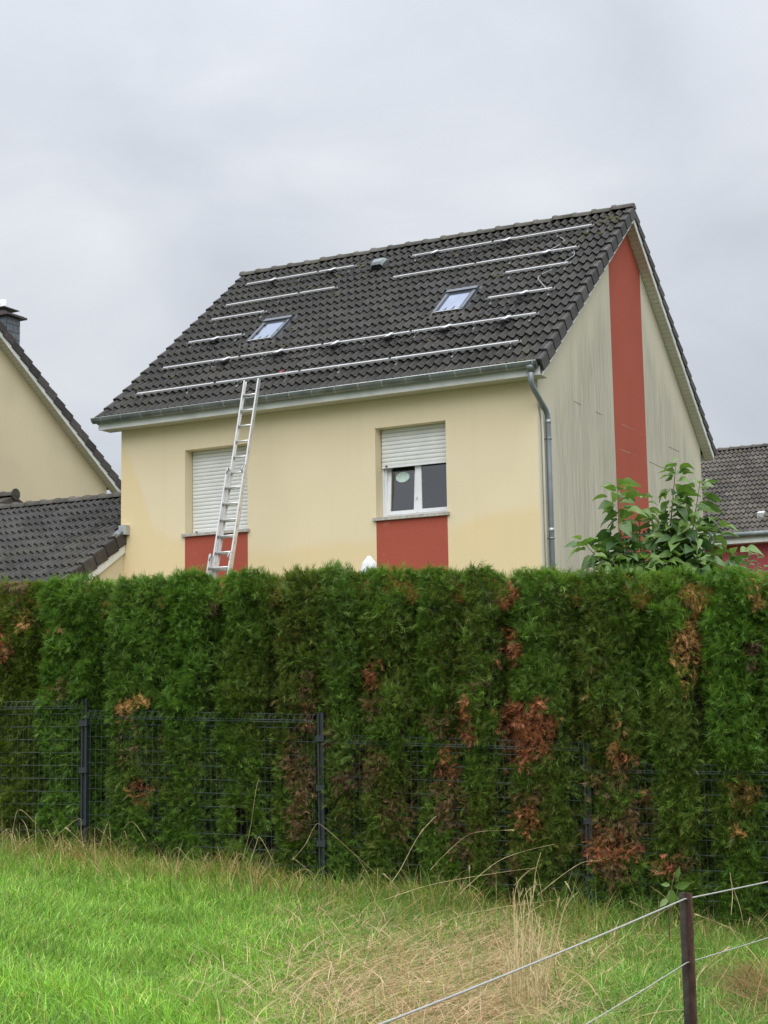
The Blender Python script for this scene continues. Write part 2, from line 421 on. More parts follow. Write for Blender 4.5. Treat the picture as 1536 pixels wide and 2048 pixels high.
def fast_mesh(name, verts, quads_or_tris, cols, matname, parent=None):
    """verts (n,3), faces (m,k) of one size, cols (n,3)"""
    me = bpy.data.meshes.new(name); n = len(verts); F = quads_or_tris; m, k = F.shape
    me.vertices.add(n); me.vertices.foreach_set('co', np.asarray(verts, np.float32).ravel())
    me.loops.add(m*k); me.loops.foreach_set('vertex_index', F.astype(np.int32).ravel())
    me.polygons.add(m); me.polygons.foreach_set('loop_start', np.arange(0, m*k, k, dtype=np.int32))
    me.update(calc_edges=True)
    a = me.color_attributes.new('Col', 'FLOAT_COLOR', 'POINT')
    a.data.foreach_set('color', np.concatenate([np.clip(cols, 0, 1), np.ones((n, 1))], 1).astype(np.float32).ravel())
    me.materials.append(MAT[matname])
    return link(name, me, parent)

# ------------------------------------------------------------------ the ground
def build_ground():
    xs = np.concatenate([[-900, -300, -120, -60], np.arange(-34, 34.1, 0.8), [60, 120, 300, 900]])
    ys = np.concatenate([[-900, -300, -120, -60, -40], np.arange(-30, 40.1, 0.8), [60, 120, 300, 900]])
    Xg, Yg = np.meshgrid(xs, ys, indexing='ij')
    Zg = ground_z(Xg, Yg)
    v = np.stack([Xg, Yg, Zg], -1).reshape(-1, 3)
    nx, ny = len(xs), len(ys)
    i, j = np.meshgrid(np.arange(nx-1), np.arange(ny-1), indexing='ij')
    a = (i*ny+j).ravel(); F = np.stack([a, a+ny, a+ny+1, a+1], 1)
    me = bpy.data.meshes.new('ground'); me.from_pydata(v.tolist(), [], F.tolist()); me.materials.append(MAT['soil'])
    for p in me.polygons: p.use_smooth = True
    tag(link('ground', me), kind='structure')
build_ground()

# ------------------------------------------------------------------ roof tiles (shared by all the houses)
def roll(x, w):                                # two rolls to a tile
    c = 0.5+0.5*math.cos(2*math.pi*(x/w*2-0.5))
    return 0.060*c**1.7
def tile_mesh(name, m, w=0.302, g=0.341, seed=0):
    rr = random.Random(seed)
    mb = MB(); n = 12; top = []; L = g+0.045
    tw = rr.uniform(-0.004, 0.004)
    fr = [(i*w/n, 0.044+roll(i*w/n, w)+tw*(i/n-0.5)) for i in range(n+1)]
    b = 0
    mb.v = [(x, rr.uniform(-0.002, 0.002), h) for x, h in fr]+[(x, L, h-0.044) for x, h in fr]
    for i in range(n): mb.f.append((i, i+1, n+2+i, n+1+i)); mb.mi.append(0); mb.sm.append(True)
    k = len(mb.v); mb.v += [(x, 0.001, h) for x, h in fr]+[(x, 0.012, h-0.044) for x, h in fr]
    for i in range(n): mb.f.append((k+n+1+i, k+n+2+i, k+i+1, k+i)); mb.mi.append(0); mb.sm.append(False)
    return mb.mesh(name, m)
def ridge_mesh(name, m, L=0.385):
    mb = MB(); n = 8
    st = [(-0.012, 0.128), (0.055, 0.128), (0.07, 0.112), (L+0.01, 0.100)]
    for x, r in st:
        for k in range(n+1):
            t = math.pi*k/n; mb.v.append((x, -r*1.08*math.cos(t), r*0.92*math.sin(t)-0.02))
    for i in range(3):
        for k in range(n):
            a = i*(n+1)+k; mb.f.append((a, a+n+1, a+n+2, a+1)); mb.mi.append(0); mb.sm.append(True)
    mb.f.append(tuple(range(n+1))); mb.f.append(tuple(3*(n+1)+k for k in range(n, -1, -1))); mb.mi += [0, 0]; mb.sm += [False, False]
    return mb.mesh(name, m)
def verge_mesh(name, m, g=0.341, drop=0.135, left=False):
    mb = MB(); L = g-0.012                       # skirt outside x=0, rounded shoulder, roll on top
    pr = [(0.0, -drop), (0.024, -drop), (0.024, 0.052), (0.012, 0.070), (-0.03, 0.076), (-0.075, 0.055), (-0.075, 0.03), (0.0, 0.03)]
    if left: pr = [(-x, h) for x, h in pr][::-1]
    n = len(pr); mb.v = [(x+(.010 if x > .01 else -.010 if x < -.01 and left and x > -.03 else 0), 0.0, h+0.016) for x, h in pr]+[(x, L, h-0.020) for x, h in pr]
    for i in range(n):
        mb.f.append((i, (i+1) % n, n+(i+1) % n, n+i)); mb.mi.append(0); mb.sm.append(False)
    mb.f.append(tuple(range(n))[::-1]); mb.f.append(tuple(range(n, 2*n))); mb.mi += [0, 0]; mb.sm += [False, False]
    return mb.mesh(name, m)
_tm = {}
def tiles_for(m, w, g):
    k = (m, round(w, 3), round(g, 3))
    if k not in _tm: _tm[k] = [tile_mesh('roof_tile', m, w, g, s) for s in range(4)]
    return _tm[k]
def lay_tiles(roof, T, ncol, nrow, w, g, m, skip=None, most=300, seed=1):
    ms = tiles_for(m, w, g); rr = random.Random(seed); cells = []
    for j in range(nrow):
        for i in range(ncol):
            if skip and skip(i*w, (i+1)*w, j*g, (j+1)*g): continue
            c = T @ Vector(((i+0.5)*w, (j+0.5)*g, 0)); x, y = to_px(c)
            inside = -30 < x < 1566 and -30 < y < 1160
            cells.append(((c-Vector(EYE)).length+(0 if inside else 1000), i, j))
    cells.sort(); rest = MB()
    for q, (d, i, j) in enumerate(cells):
        me = rr.choice(ms)
        mw = T @ Matrix.Translation((i*w+rr.uniform(-.002, .002), j*g+rr.uniform(-.004, .004), rr.uniform(-.002, .003))) @ Matrix.Rotation(rr.uniform(-.006, .006), 4, 'Z')
        if q < most: link('roof_tile', me, roof, mw)
        else:
            b = len(rest.v); rest.v += [tuple(mw @ v.co) for v in me.vertices]
            for p in me.polygons: rest.f.append(tuple(b+k for k in p.vertices)); rest.mi.append(0); rest.sm.append(p.use_smooth)
    if rest.v: tag(rest.build('roof_tiles_far', m, roof), kind='stuff')

# ------------------------------------------------------------------ the main house
L, WD = 8.0, GA_W
OV, OVL, SL = 0.206, 0.252, 0.8006
TH = math.atan(SL); CT, ST = math.cos(TH), math.sin(TH)
ZS, ZL, ZI, ZF, ZA = [z+EZ for z in (5.082, 4.605, 3.133, 5.074, 8.82)]
ZG = EZ-0.6
YM = WD/2
YE, ZE = -0.38, 5.2251+EZ                      # eaves edge of the tiles (pan level)
RIDGE_Y, RIDGE_Z = YM, ZA+0.24
house = thing('house', (-4, 4.4, ZG), 'cream house with red gable stripe, dark tiled roof and ladder at its front', 'house')
WIN = [(-6.6155, -5.3265), (-2.8574, -1.5853)]
def house_walls():
    mb = MB(); xs = [-L, WIN[0][0], WIN[0][1], WIN[1][0], WIN[1][1], 0]; zs = [ZG-0.5, ZI-0.05, ZL, ZS+0.1]
    for i in range(5):
        for k in range(3):
            if i in (1, 3) and k == 1: continue
            mb.face([(xs[i],0,zs[k]),(xs[i+1],0,zs[k]),(xs[i+1],0,zs[k+1]),(xs[i],0,zs[k+1])])
    D = 0.30
    for a, c in WIN:
        mb.face([(a,0,ZI-.05),(a,0,ZL),(a,D,ZL),(a,D,ZI-.05)]); mb.face([(c,0,ZI-.05),(c,D,ZI-.05),(c,D,ZL),(c,0,ZL)])
        mb.face([(a,0,ZL),(c,0,ZL),(c,D,ZL),(a,D,ZL)]); mb.face([(a,0,ZI-.05),(a,D,ZI-.05),(c,D,ZI-.05),(c,0,ZI-.05)])
    mb.build('wall', 'wall', house)
    zt = lambda y: ZA+0.10-SL*abs(y-YM)
    g = MB()
    g.face([(0,0,ZG-.5),(0,WD,ZG-.5),(0,WD,zt(WD)),(0,YM,zt(YM)),(0,0,zt(0))])
    g.build('wall', 'gable', house)
    o = MB()
    o.face([(-L,0,ZG-.5),(-L,0,zt(0)),(-L,YM,zt(YM)),(-L,WD,zt(WD)),(-L,WD,ZG-.5)]); o.face([(-L,WD,ZG-.5),(-L,WD,zt(WD)),(0,WD,zt(WD)),(0,WD,ZG-.5)])
    o.build('wall', 'plain', house)
    for a, c in WIN:
        m = MB(); m.box((a, -0.004, ZG-0.4), (c, 0.02, ZI-0.052)); m.build('painted_panel', 'red', house)
    sa, sb = 3.535, 5.273
    m = MB(); m.prism([(sa, ZG-.4), (sb, ZG-.4), (sb, zt(sb)-.02), (YM, zt(YM)-.02), (sa, zt(sa)-.02)], -0.01, 0.005, 0)
    m.build('painted_band', 'red', house)
    d = MB()                                   # rooms behind the windows
    for a, c in WIN:
        x0, x1, y0, y1, z0, z1 = a-.8, c+.8, .34, 3.4, ZI-.9, ZL+.25
        for q in (((x0,y1,z0),(x1,y1,z0),(x1,y1,z1),(x0,y1,z1)), ((x0,y0,z0),(x0,y1,z0),(x0,y1,z1),(x0,y0,z1)), ((x1,y0,z0),(x1,y0,z1),(x1,y1,z1),(x1,y1,z0)), ((x0,y0,z0),(x1,y0,z0),(x1,y1,z0),(x0,y1,z0)), ((x0,y0,z1),(x0,y1,z1),(x1,y1,z1),(x1,y0,z1))): d.face(q)
        for q in ((x0, a, z0, z1), (c, x1, z0, z1), (a, c, z0, ZI-.06), (a, c, ZL, z1)): d.face([(q[0],y0,q[2]),(q[1],y0,q[2]),(q[1],y0,q[3]),(q[0],y0,q[3])])
    # only inner faces matter; keep a shallow dark room
    d.build('room', 'room', house)
    for z, (y0, y1) in ((5.013, (0.9, 8.0)), (4.545, (3.6, 7.4))):   # mortar courses that telegraph through the render
        m = MB(); ys = np.linspace(y0, y1, 22); pts = []
        for a, c in zip(ys[:-1], ys[1:]):
            if random.random() < 0.5: continue
            w = random.uniform(.002, .005)
            m.box((0.0, a, z+EZ-w/2+random.uniform(-.006, .006)), (0.0062, c, z+EZ+w/2))
        m.build('crack', 'groove', house)
    m = MB(); m.box((-0.016, -0.0035, ZG-.4), (0.0035, 0.016, ZS)); m.build('corner_bead', 'soffit', house)
house_walls()

def house_windows():
    def slats(win, a, c, z0, z1, y, pitch=0.0655):
        n = int(round((z1-z0-0.03)/pitch)); pitch = (z1-z0-0.03)/n
        mb = MB(); w = c-a
        pr = [(0.0, 0.0), (-0.009, 0.010), (-0.0125, pitch*.5), (-0.009, pitch-.012), (0.0, pitch-0.004), (0.010, pitch-.004), (0.010, 0.0)]
        mb.prism(pr, 0, w, 0); me = mb.mesh('shutter_slat', 'slat')
        for k in range(n):
            link('shutter_slat', me, win, Matrix.Translation((a, y, z0+0.034+k*pitch)) @ Matrix.Rotation(random.uniform(-.004, .004), 4, 'X'))
        b = MB(); b.box((a, y-.016, z0), (c, y+.014, z0+0.034)); b.build('shutter_rail', 'upvc', win)
        b = MB(); b.box((a-.001, y+.012, z0+.01), (c+.001, y+.016, z1+.01)); b.build('shutter_back', 'groove', win)
        for x in (a+.09, c-.05):
            b = MB(); b.tube([(x, y-.016, z0+.03), (x, y-.045, z0+.03)], 0.014, 8); b.build('stop_button', 'black', win)
    for wi, (a, c) in enumerate(WIN):
        w = MB(); w.box((a+.002, .235, ZI), (a+.03, .275, ZL-.001)); w.box((c-.03, .235, ZI), (c-.002, .275, ZL-.001))
        win = w.build('window', 'upvc', house)
        tag(win, 'window fully covered by its closed roller shutter' if wi == 0 else 'window with half lowered shutter and tilted casement')
        s = MB(); ex = 0.045
        s.box((a-ex, -0.055, ZI-.052), (c+ex, 0.26, ZI-.002)); s.build('sill', 'sill', win)
        if wi == 0: slats(win, a+.018, c-.018, ZI+0.012, ZL-.002, .222)
        else:
            zb = 3.962+EZ; slats(win, a+.018, c-.018, zb, ZL-.002, .205)
            y0, y1 = .262, .33; m_ = (a+c)/2-.01
            f = MB(); f.box((a+.03, y0, ZI), (c-.03, y1, ZI+.075)); f.box((a+.03, y0, ZI+.075), (a+.07, y1, ZL)); f.box((c-.07, y0, ZI+.075), (c-.03, y1, ZL))
            f.box((m_-.03, y0-.012, ZI+.075), (m_+.03, y1, ZL)); f.build('frame', 'upvc', win)
            def sash(x0, x1, tilt, ob):
                z0, z1, t = ZI+.062, ZL-.03, 0.062
                T = Matrix.Translation((0, y0-.008, z0)) @ Matrix.Rotation(-tilt, 4, 'X')
                h = z1-z0; q = MB()
                q.box((x0, 0, 0), (x1, .05, t), 0, T); q.box((x0, 0, h-t), (x1, .05, h), 0, T)
                q.box((x0, 0, t), (x0+t, .05, h-t), 0, T); q.box((x1-t, 0, t), (x1, .05, h-t), 0, T)
                q.build('sash', 'upvc', win)
                p = MB(); p.box((x0+t-.004, .022, t-.004), (x1-t+.004, .030, h-t+.004), 0, T); p.build('pane', 'glass', win)
                return T
            T = sash(a+.062, m_-.012, 0.085, True); sash(m_+.012, c-.062, 0.0, False)
            d = MB(); pts = [(math.cos(2*math.pi*k/20)*.125, math.sin(2*math.pi*k/20)*.085) for k in range(20)]
            d.prism([(x+a+.33, z+.62) for x, z in pts], .008, .020, 1); d.v = [tuple(T @ Vector(q)) for q in d.v]
            d.build('hanging_disc', 'pale_green', win)
            k = MB(); k.box((a+.085, .40, ZI+.05), (a+.17, .41, ZL)); k.build('curtain', 'curtain', win)
            k = MB(); k.box((m_-.02, y0-.045, ZI+.30), (m_+.004, y0-.012, ZI+.34)); k.build('hinge', 'upvc', win)
house_windows()

TF = frame((-L-OVL, YE, ZE), (1,0,0), (0,CT,ST), (0,-ST,CT))            # roof frame: x along the eaves, y up the slope, z out of it
TB = frame((OV, WD-YE, ZE), (-1,0,0), (0,-CT,ST), (0,ST,CT))            # the far slope
RLEN = (YM-YE)/CT
NCOL, NROW = 28, 18
TW, TG = (L+OVL+OV)/NCOL, RLEN/NROW
SKY = [(-6.30, -5.72, 2.44, 3.33), (-2.50, -1.92, 2.44, 3.33)]
def roof_skip(x0, x1, v0, v1):
    for a, c, b, t in SKY:
        ax, cx = a+L+OVL, c+L+OVL
        if x0 > ax-.12 and x1 < cx+.12 and v0 > b-.05 and v1 < t+.12: return True
    return False
d = MB()
for T in (TF, TB): d.face([T @ Vector(p) for p in ((0,0,-.006),(L+OVL+OV,0,-.006),(L+OVL+OV,RLEN,-.006),(0,RLEN,-.006))])
roof = d.build('roof', 'deck', house)
lay_tiles(roof, TF, NCOL, NROW, TW, TG, 'tile', roof_skip, 300, 3)
vm = verge_mesh('verge_tile', 'verge', TG); vml = verge_mesh('verge_tile', 'verge', TG, 0.09, True)
for j in range(NROW):
    jt = lambda: Matrix.Translation((random.uniform(0, .006), j*TG+random.uniform(-.006, .006), random.uniform(-.003, .004)))
    link('verge_tile', vm, roof, TF @ Matrix.Translation((L+OVL+OV, 0, 0)) @ jt())
    link('verge_tile', vml, roof, TF @ jt())
    link('verge_tile', vml, roof, TB @ jt())
rm = ridge_mesh('ridge_tile', 'ridge', (L+OVL+OV+.03)/22)
for k in range(22):
    link('ridge_tile', rm, roof, Matrix.Translation((-L-OVL-.03+k*(L+OVL+OV+.05)/22, YM, RIDGE_Z+0.035+random.uniform(-.006, .006))) @ Matrix.Rotation(random.uniform(-.015, .015), 4, 'Y') @ Matrix.Rotation(random.uniform(-.012, .012), 4, 'Z'))
def verge_trim(parent, x_out, x_wall, sgn=1, m='white', ym=YM, half=None, za=ZA, sl=SL, hh=0.10):
    """bargeboards and slatted soffit of one gable"""
    half = half or (YM+0.268)
    th = math.atan(sl)
    for s in (-1, 1):
        foot = (ym+s*half, za-sl*half)
        mb = MB(); t = 0.022
        a, c = sorted((x_out, x_out-sgn*t))
        mb.prism([(ym, za), foot, (foot[0], foot[1]+hh/math.cos(th)), (ym, za+hh/math.cos(th))], a, c, 0)
        mb.build('verge_board', m, parent)
        so = MB(); n = int(half/math.cos(th)/0.105); dy = half/n
        a, c = sorted((x_out-sgn*t, x_wall+sgn*.002))
        for k in range(n):
            y0, y1 = ym+s*(k*dy+.004), ym+s*((k+1)*dy-.002)
            z0, z1 = za-sl*abs(y0-ym)+.018, za-sl*abs(y1-ym)+.018
            so.face([(a,y0,z0),(c,y0,z0),(c,y1,z1),(a,y1,z1)], 0)
        so.face([(a,ym,za+.03),(c,ym,za+.03),(c,foot[0],foot[1]+.03),(a,foot[0],foot[1]+.03)], 1)
        so.build('soffit', ['soffit', 'groove'], parent)
verge_trim(roof, OV, 0.005)
verge_trim(roof, -L-OVL, -L-.005, -1)
def eaves():
    m = MB(); yf = -0.335
    m.box((-L-OVL, yf, ZF-.002), (OV-.024, yf+.022, ZE-.01)); m.build('fascia', 'white', roof)
    m = MB(); xs = np.linspace(-L-OVL, OV-.026, 4)
    for a, c in zip(xs[:-1], xs[1:]): m.box((a+.003, yf+.024, ZF+.004), (c-.003, -.001, ZF+.016))
    m.build('soffit', 'soffit', roof)
    m = MB(); m.box((-L-OVL+.001, WD+.313, ZF), (OV-.024, WD+.335, ZE-.01)); m.build('fascia', 'white', roof)
    # half round zinc gutter
    g = MB(); gy, gz, r = -0.415, 5.258+EZ, 0.078; x0, x1 = -L-OVL-.05, OV-.03; n = 12
    for rr_, side in ((r, 1), (r-.005, -1)):
        b = len(g.v)
        for x in (x0, x1):
            for k in range(n+1):
                t = math.pi+math.pi*k/n; g.v.append((x, gy+rr_*math.cos(t), gz+rr_*math.sin(t)*1.05))
        for k in range(n): g.f.append((b+k, b+k+1, b+n+2+k, b+n+1+k)); g.mi.append(0); g.sm.append(True)
    for x in (x0, x1): g.face([(x, gy+r*math.cos(math.pi+math.pi*k/n), gz+r*1.05*math.sin(math.pi+math.pi*k/n)) for k in range(n+1)])
    gut = g.build('gutter', 'zinc', house)
    m = MB(); m.tube([(x0-.004, gy-r, gz+.004), (x1+.004, gy-r, gz+.004)], 0.011, 8); m.build('rolled_edge', 'zinc_pale', gut)
    nb = 20
    bm_ = MB(); pr = []
    for k in range(n+1): t = math.pi+math.pi*k/n; pr.append(((r+.004)*math.cos(t), (r+.004)*1.05*math.sin(t)))
    for k in range(n): bm_.face([(-.011, *pr[k]), (.011, *pr[k]), (.011, *pr[k+1]), (-.011, *pr[k+1])], 0, True)
    me = bm_.mesh('gutter_bracket', 'zinc_pale')
    for k in range(nb): link('gutter_bracket', me, gut, Matrix.Translation((x0+.22+k*.432, gy, gz)))
    # downpipe with swan neck
    xo = 0.065
    pts = [(xo, gy, gz-.07), (xo, gy, gz-.28), (xo, gy+.03, gz-.34)]
    tgt = (0.075, 0.205)
    A = Vector((xo+.002, gy+.09, gz-.39)); B = Vector((tgt[0]-.002, tgt[1]-.08, gz-.64))
    for t in (0, .33, .66, 1): pts.append(tuple(A.lerp(B, t)))
    pts += [(tgt[0], tgt[1]-.02, gz-.71), (tgt[0], tgt[1], gz-.80), (tgt[0], tgt[1], gz-1.5), (tgt[0], tgt[1], ZG-.1)]
    m = MB(); m.tube(pts, 0.044, 14); dp = m.build('downpipe', 'pipe', house)
    m = MB(); m.tube([(xo, gy, gz-.055), (xo, gy, gz-.10), (xo, gy, gz-.155)], [.085, .066, .049], 14); m.build('outlet', 'zinc', dp)
    for z in (4.17, 2.62):
        m = MB(); m.tube([(tgt[0], tgt[1], z+EZ-.012), (tgt[0], tgt[1], z+EZ+.012)], .052, 14); m.box((0.0, tgt[1]-.015, z+EZ-.01), (.05, tgt[1]+.015, z+EZ+.01)); m.build('pipe_clamp', 'zinc', dp)
    for z in (4.44, 2.75):
        m = MB(); m.tube([(tgt[0], tgt[1], z+EZ-.03), (tgt[0], tgt[1], z+EZ+.03)], .0475, 14); m.build('pipe_sleeve', 'zinc_pale', dp)
    m = MB(); m.tube([(0.02, -.02, 4.72+EZ), (.025, .03, 4.66+EZ), (0.026, .085, 4.5+EZ), (0.026, .10, 4.2+EZ), (0.026, .10, ZG)], .020, 8); m.build('cable_duct', 'soffit', house)
eaves()
def roof_windows():
    for (a, c, b, t) in SKY:
        T = frame(TF @ Vector((a+L+OVL, b, 0)), (1,0,0), (0,CT,ST), (0,-ST,CT)); w, h = c-a, t-b
        f = MB()
        f.box((0, .05, .0), (.055, h-.1, .092), 0, T); f.box((w-.055, .05, 0), (w, h-.1, .092), 0, T)
        f.box((.0, 0, 0), (w, .05, .085), 0, T); f.box((-.012, h-.1, 0), (w+.012, h, .115), 0, T)
        o = f.build('roof_window', 'grey_frame', house)
        q = MB(); q.box((.055, .05, .03), (.085, h-.1, .086), 0, T); q.box((w-.085, .05, .03), (w-.055, h-.1, .086), 0, T)
        q.box((.085, h-.17, .03), (w-.085, h-.1, .082), 0, T); q.build('sash', 'dark_frame', o)
        q = MB(); q.box((.085, .05, .02), (w-.085, h-.17, .074), 0, T); q.build('pane', 'roofglass', o)
        q = MB(); q.box((-.07, .0, .0), (0, h+.03, .056), 0, T); q.box((w, .0, .0), (w+.07, h+.03, .056), 0, T); q.box((-.07, h, .0), (w+.07, h+.10, .05), 0, T)
        q.build('side_flashing', 'dark_frame', o)
        q = MB(); n = 10; w2 = w+.2                    # pleated lead apron below
        for k in range(n*2):
            x0, x1 = -.1+w2*k/(2*n), -.1+w2*(k+1)/(2*n); z0, z1 = (.05 if k % 2 else .078), (.078 if k % 2 else .05)
            q.face([T @ Vector(p) for p in ((x0, -.16, z0-.004), (x1, -.16, z1-.004), (x1, .005, .06), (x0, .005, .06))])
        q.build('apron', 'verge', o)
        q = MB(); q.box((.03, .004, .085), (w-.03, .03, .094), 0, T); q.build('trim_strip', 'zinc_pale', o)
roof_windows()
def roof_vent():
    T = frame(TF @ Vector((-4.655+L+OVL, 5.30, 0)), (1,0,0), (0,CT,ST), (0,-ST,CT))
    m = MB(); ring = []
    for y, w, h in ((-.19, .125, .16), (-.15, .14, .20), (.02, .145, .20), (.16, .125, .11), (.22, .10, .03)):
        ring.append([(-w, y, .02), (-w, y, h*.75), (-w*.7, y, h), (w*.7, y, h), (w, y, h*.75), (w, y, .02)])
    for r0, r1 in zip(ring[:-1], ring[1:]):
        for k in range(5): m.face([T @ Vector(p) for p in (r0[k], r0[k+1], r1[k+1], r1[k])], 0, True)
    m.face([T @ Vector(p) for p in ring[-1]])
    o = m.build('roof_vent', 'zinc', house)
    m = MB(); m.face([T @ Vector(p) for p in [(x, -.175, z) for x, _, z in ring[0]]]); m.build('vent_mouth', 'black', o)
roof_vent()
def moss():
    m = MB(); rr = random.Random(5)
    spots = [(-.35+rr.uniform(-.3, .45), .02+rr.uniform(-.02, .06)) for _ in range(26)]
    spots += [(-6.3+rr.uniform(-.1, .1), .05) for _ in range(0)]
    spots += [(rr.uniform(-8, 0), rr.choice(range(NROW))*TG+rr.uniform(-.01, .02)) for _ in range(34)]
    spots += [(-L-OVL+rr.uniform(0, .3), rr.uniform(0, .07)) for _ in range(8)]
    spots += [(-.1+rr.uniform(-.35, .2), rr.uniform(5.0, 6.0)) for _ in range(20)]
    for x, v in spots:
        c = TF @ Vector((x+L+OVL, v, .052)); r = rr.uniform(.018, .05); n = 7
        b = len(m.v)
        for q, zz in ((1.0, 0), (.75, .45), (.0, .62)):
            for k in range(n):
                t = 2*math.pi*k/n; k_ = q*r*rr.uniform(.7, 1.25)
                p = TF.to_3x3() @ Vector((math.cos(t)*k_*1.4, math.sin(t)*k_, r*zz)); m.v.append(tuple(c+p))
        for i in range(2):
            for k in range(n): m.f.append((b+i*n+k, b+i*n+(k+1) % n, b+(i+1)*n+(k+1) % n, b+(i+1)*n+k)); m.mi.append(0); m.sm.append(True)
    tag(m.build('moss', 'moss', roof), kind='stuff')
moss()

# ------------------------------------------------------------------ solar mounting rails on the roof
HR = 0.118
def rail(x0, x1, v, label, micro=(), hooks=None):
    T = frame(TF @ Vector((x0+L+OVL, v, 0)), (1,0,0), (0,CT,ST), (0,-ST,CT)); ln = x1-x0
    o = thing('mounting_rail', tuple(T @ Vector((0, 0, 0))), label, 'solar rail', 'aluminium rails for solar panels on the roof')
    m = MB()
    pr = [(-.017, HR-.018), (.017, HR-.018), (.017, HR+.016), (.007, HR+.016), (.007, HR+.004), (-.007, HR+.004), (-.007, HR+.016), (-.017, HR+.016)]
    n = len(pr)
    m.v = [tuple(T @ Vector((0, *p))) for p in pr]+[tuple(T @ Vector((ln, *p))) for p in pr]
    for i in range(n): m.f.append((i, n+i, n+(i+1) % n, (i+1) % n)); m.mi.append(0); m.sm.append(False)
    m.f += [tuple(range(n)), tuple(range(2*n-1, n-1, -1))]; m.mi += [0, 0]; m.sm += [False, False]
    m.build('rail_profile', 'alu_rail', o)
    nh = hooks or max(2, int(round(ln/1.12))+1)
    hk = MB(); hk.box((-.018, -.15, .062), (.018, -.045, .068)); hk.box((-.018, -.051, .068), (.018, -.045, HR+.010)); hk.box((-.014, -.070, HR-.030), (.014, -.020, HR-.024)); hk.box((-.016, -.045, HR-.012), (.016, -.0205, HR+.008))
    hk.tube([(0, -.062, HR-.002), (0, -.045, HR-.002)], .013, 6)
    hm = hk.mesh('roof_hook', 'steel')
    for k in range(nh):
        x = .13+(ln-.26)*k/(nh-1)+random.uniform(-.04, .04); link('roof_hook', hm, o, T @ Matrix.Translation((x, 0, 0)))
    ck = MB(); ck.box((-.016, -.018, HR+.0185), (.016, .018, HR+.026)); ck.box((-.016, .010, HR+.026), (.016, .018, HR+.052)); ck.tube([(0, 0, HR+.026), (0, 0, HR+.046)], .008, 6)
    cm = ck.mesh('panel_clamp', 'black')
    for x in {0.02, ln-.02}: link('panel_clamp', cm, o, T @ Matrix.Translation((x, 0, 0)))
    xx = 1.72
    while xx < ln-.6: link('panel_clamp', cm, o, T @ Matrix.Translation((xx, 0, 0))); xx += 1.72
    for x in micro:
        xm = x-x0
        Tm = T @ Matrix.Translation((xm, -.055, HR+.002)) @ Matrix.Rotation(R(random.uniform(-14, 14)), 4, 'Z') @ Matrix.Rotation(R(-9), 4, 'X')
        b = MB(); b.prism([(-.075, -.070), (.03, -.085), (.085, -.03), (.085, .060), (-.045, .072), (-.085, .03)], -.016, .016, 2); b.v = [tuple(Tm @ Vector(q)) for q in b.v]
        p = b.build('module_optimiser', 'black', o)
        b = MB(); b.hexa([Tm @ Vector(q) for q in ((-.065,-.050,.0165),(.020,-.040,.0165),(.070,.095,.026),(.012,.090,.026),(-.065,-.050,.020),(.020,-.040,.020),(.070,.095,.036),(.012,.090,.036))])
        b.build('foil_plate', 'foil', p)
        b = MB()
        for q in range(3):
            pts = [tuple(Tm @ Vector((.08*math.cos(t)*random.uniform(.8, 1.3)+.02*q, -.075+.05*math.sin(t), -.005+.012*q))) for t in np.linspace(0, 5.4, 10)]
            b.tube(pts, .006, 5)
        b.tube([tuple(Tm @ Vector(q)) for q in ((-.08, -.02, 0), (-.16, -.05, -.03), (-.26, -.06, -.04))], .006, 5)
        b.build('lead', 'cable', p)
    return o
RAILS = [
    (-7.755, -0.282, 0.68, 'longest aluminium rail, lowest on the tiles, right above the top of the ladder', ()),
    (-7.755, -0.285, 1.68, 'long aluminium rail carrying six silver boxes, between the roof windows and the lowest rail', (-6.33, -5.21, -4.05, -3.0, -1.93, -.845)),
    (-7.765, -6.478, 2.73, 'short aluminium rail with one silver box, beside lower half of left roof window', (-7.11,)),
    (-7.765, -6.470, 3.715, 'short bare aluminium rail just above and left of the left roof window', ()),
    (-7.765, -5.203, 4.365, 'medium bare aluminium rail on the left half of the roof, second from the ridge', ()),
    (-7.79, -5.215, 5.37, 'rail with two silver boxes under the ridge, left of the roof vent', (-7.12, -5.75)),
    (-4.013, -0.31, 5.355, 'rail with two silver boxes under the ridge, right of the roof vent', (-3.49, -2.0)),
    (-4.04, -0.33, 4.38, 'rail second from the ridge on right roof half, silver box near its right end', (-.937,)),
    (-1.545, -0.292, 3.69, 'short bare aluminium rail above and right of the right roof window', ()),
    (-1.534, -0.285, 2.645, 'short rail with one silver box, beside lower half of right roof window', (-.842,)),
]
for r_ in RAILS: rail(*r_)
def cable(pts, label, m='cable', rad=0.0085, h=.075):
    P = [Vector((x+L+OVL, v, h)) for x, v in pts]; out = []
    for i in range(len(P)-1):
        p0, p1, p2, p3 = P[max(i-1, 0)], P[i], P[i+1], P[min(i+2, len(P)-1)]
        for t in np.linspace(0, 1, 6, endpoint=False):
            out.append(0.5*((2*p1)+(-p0+p2)*t+(2*p0-5*p1+4*p2-p3)*t*t+(-p0+3*p1-3*p2+p3)*t**3))
    out.append(P[-1])
    mb = MB(); mb.tube([TF @ q for q in out], rad, 6); o = mb.build('cable', m); tag(o, label, 'cable', 'cables lying on the roof')
cable([(-7.3, 1.42), (-6.8, 1.55), (-6.33, 1.6), (-5.9, 1.42), (-5.5, 1.50), (-5.2, 1.6), (-4.7, 1.36), (-4.3, 1.45), (-4.05, 1.58)], 'thin black cable sagging under left part of the six-box rail')
cable([(-4.0, 1.57), (-3.6, 1.34), (-3.2, 1.48), (-3.0, 1.58), (-2.5, 1.36), (-2.1, 1.52), (-1.93, 1.58), (-1.5, 1.36), (-1.1, 1.50), (-.85, 1.58)], 'thin black cable sagging under right part of the six-box rail')
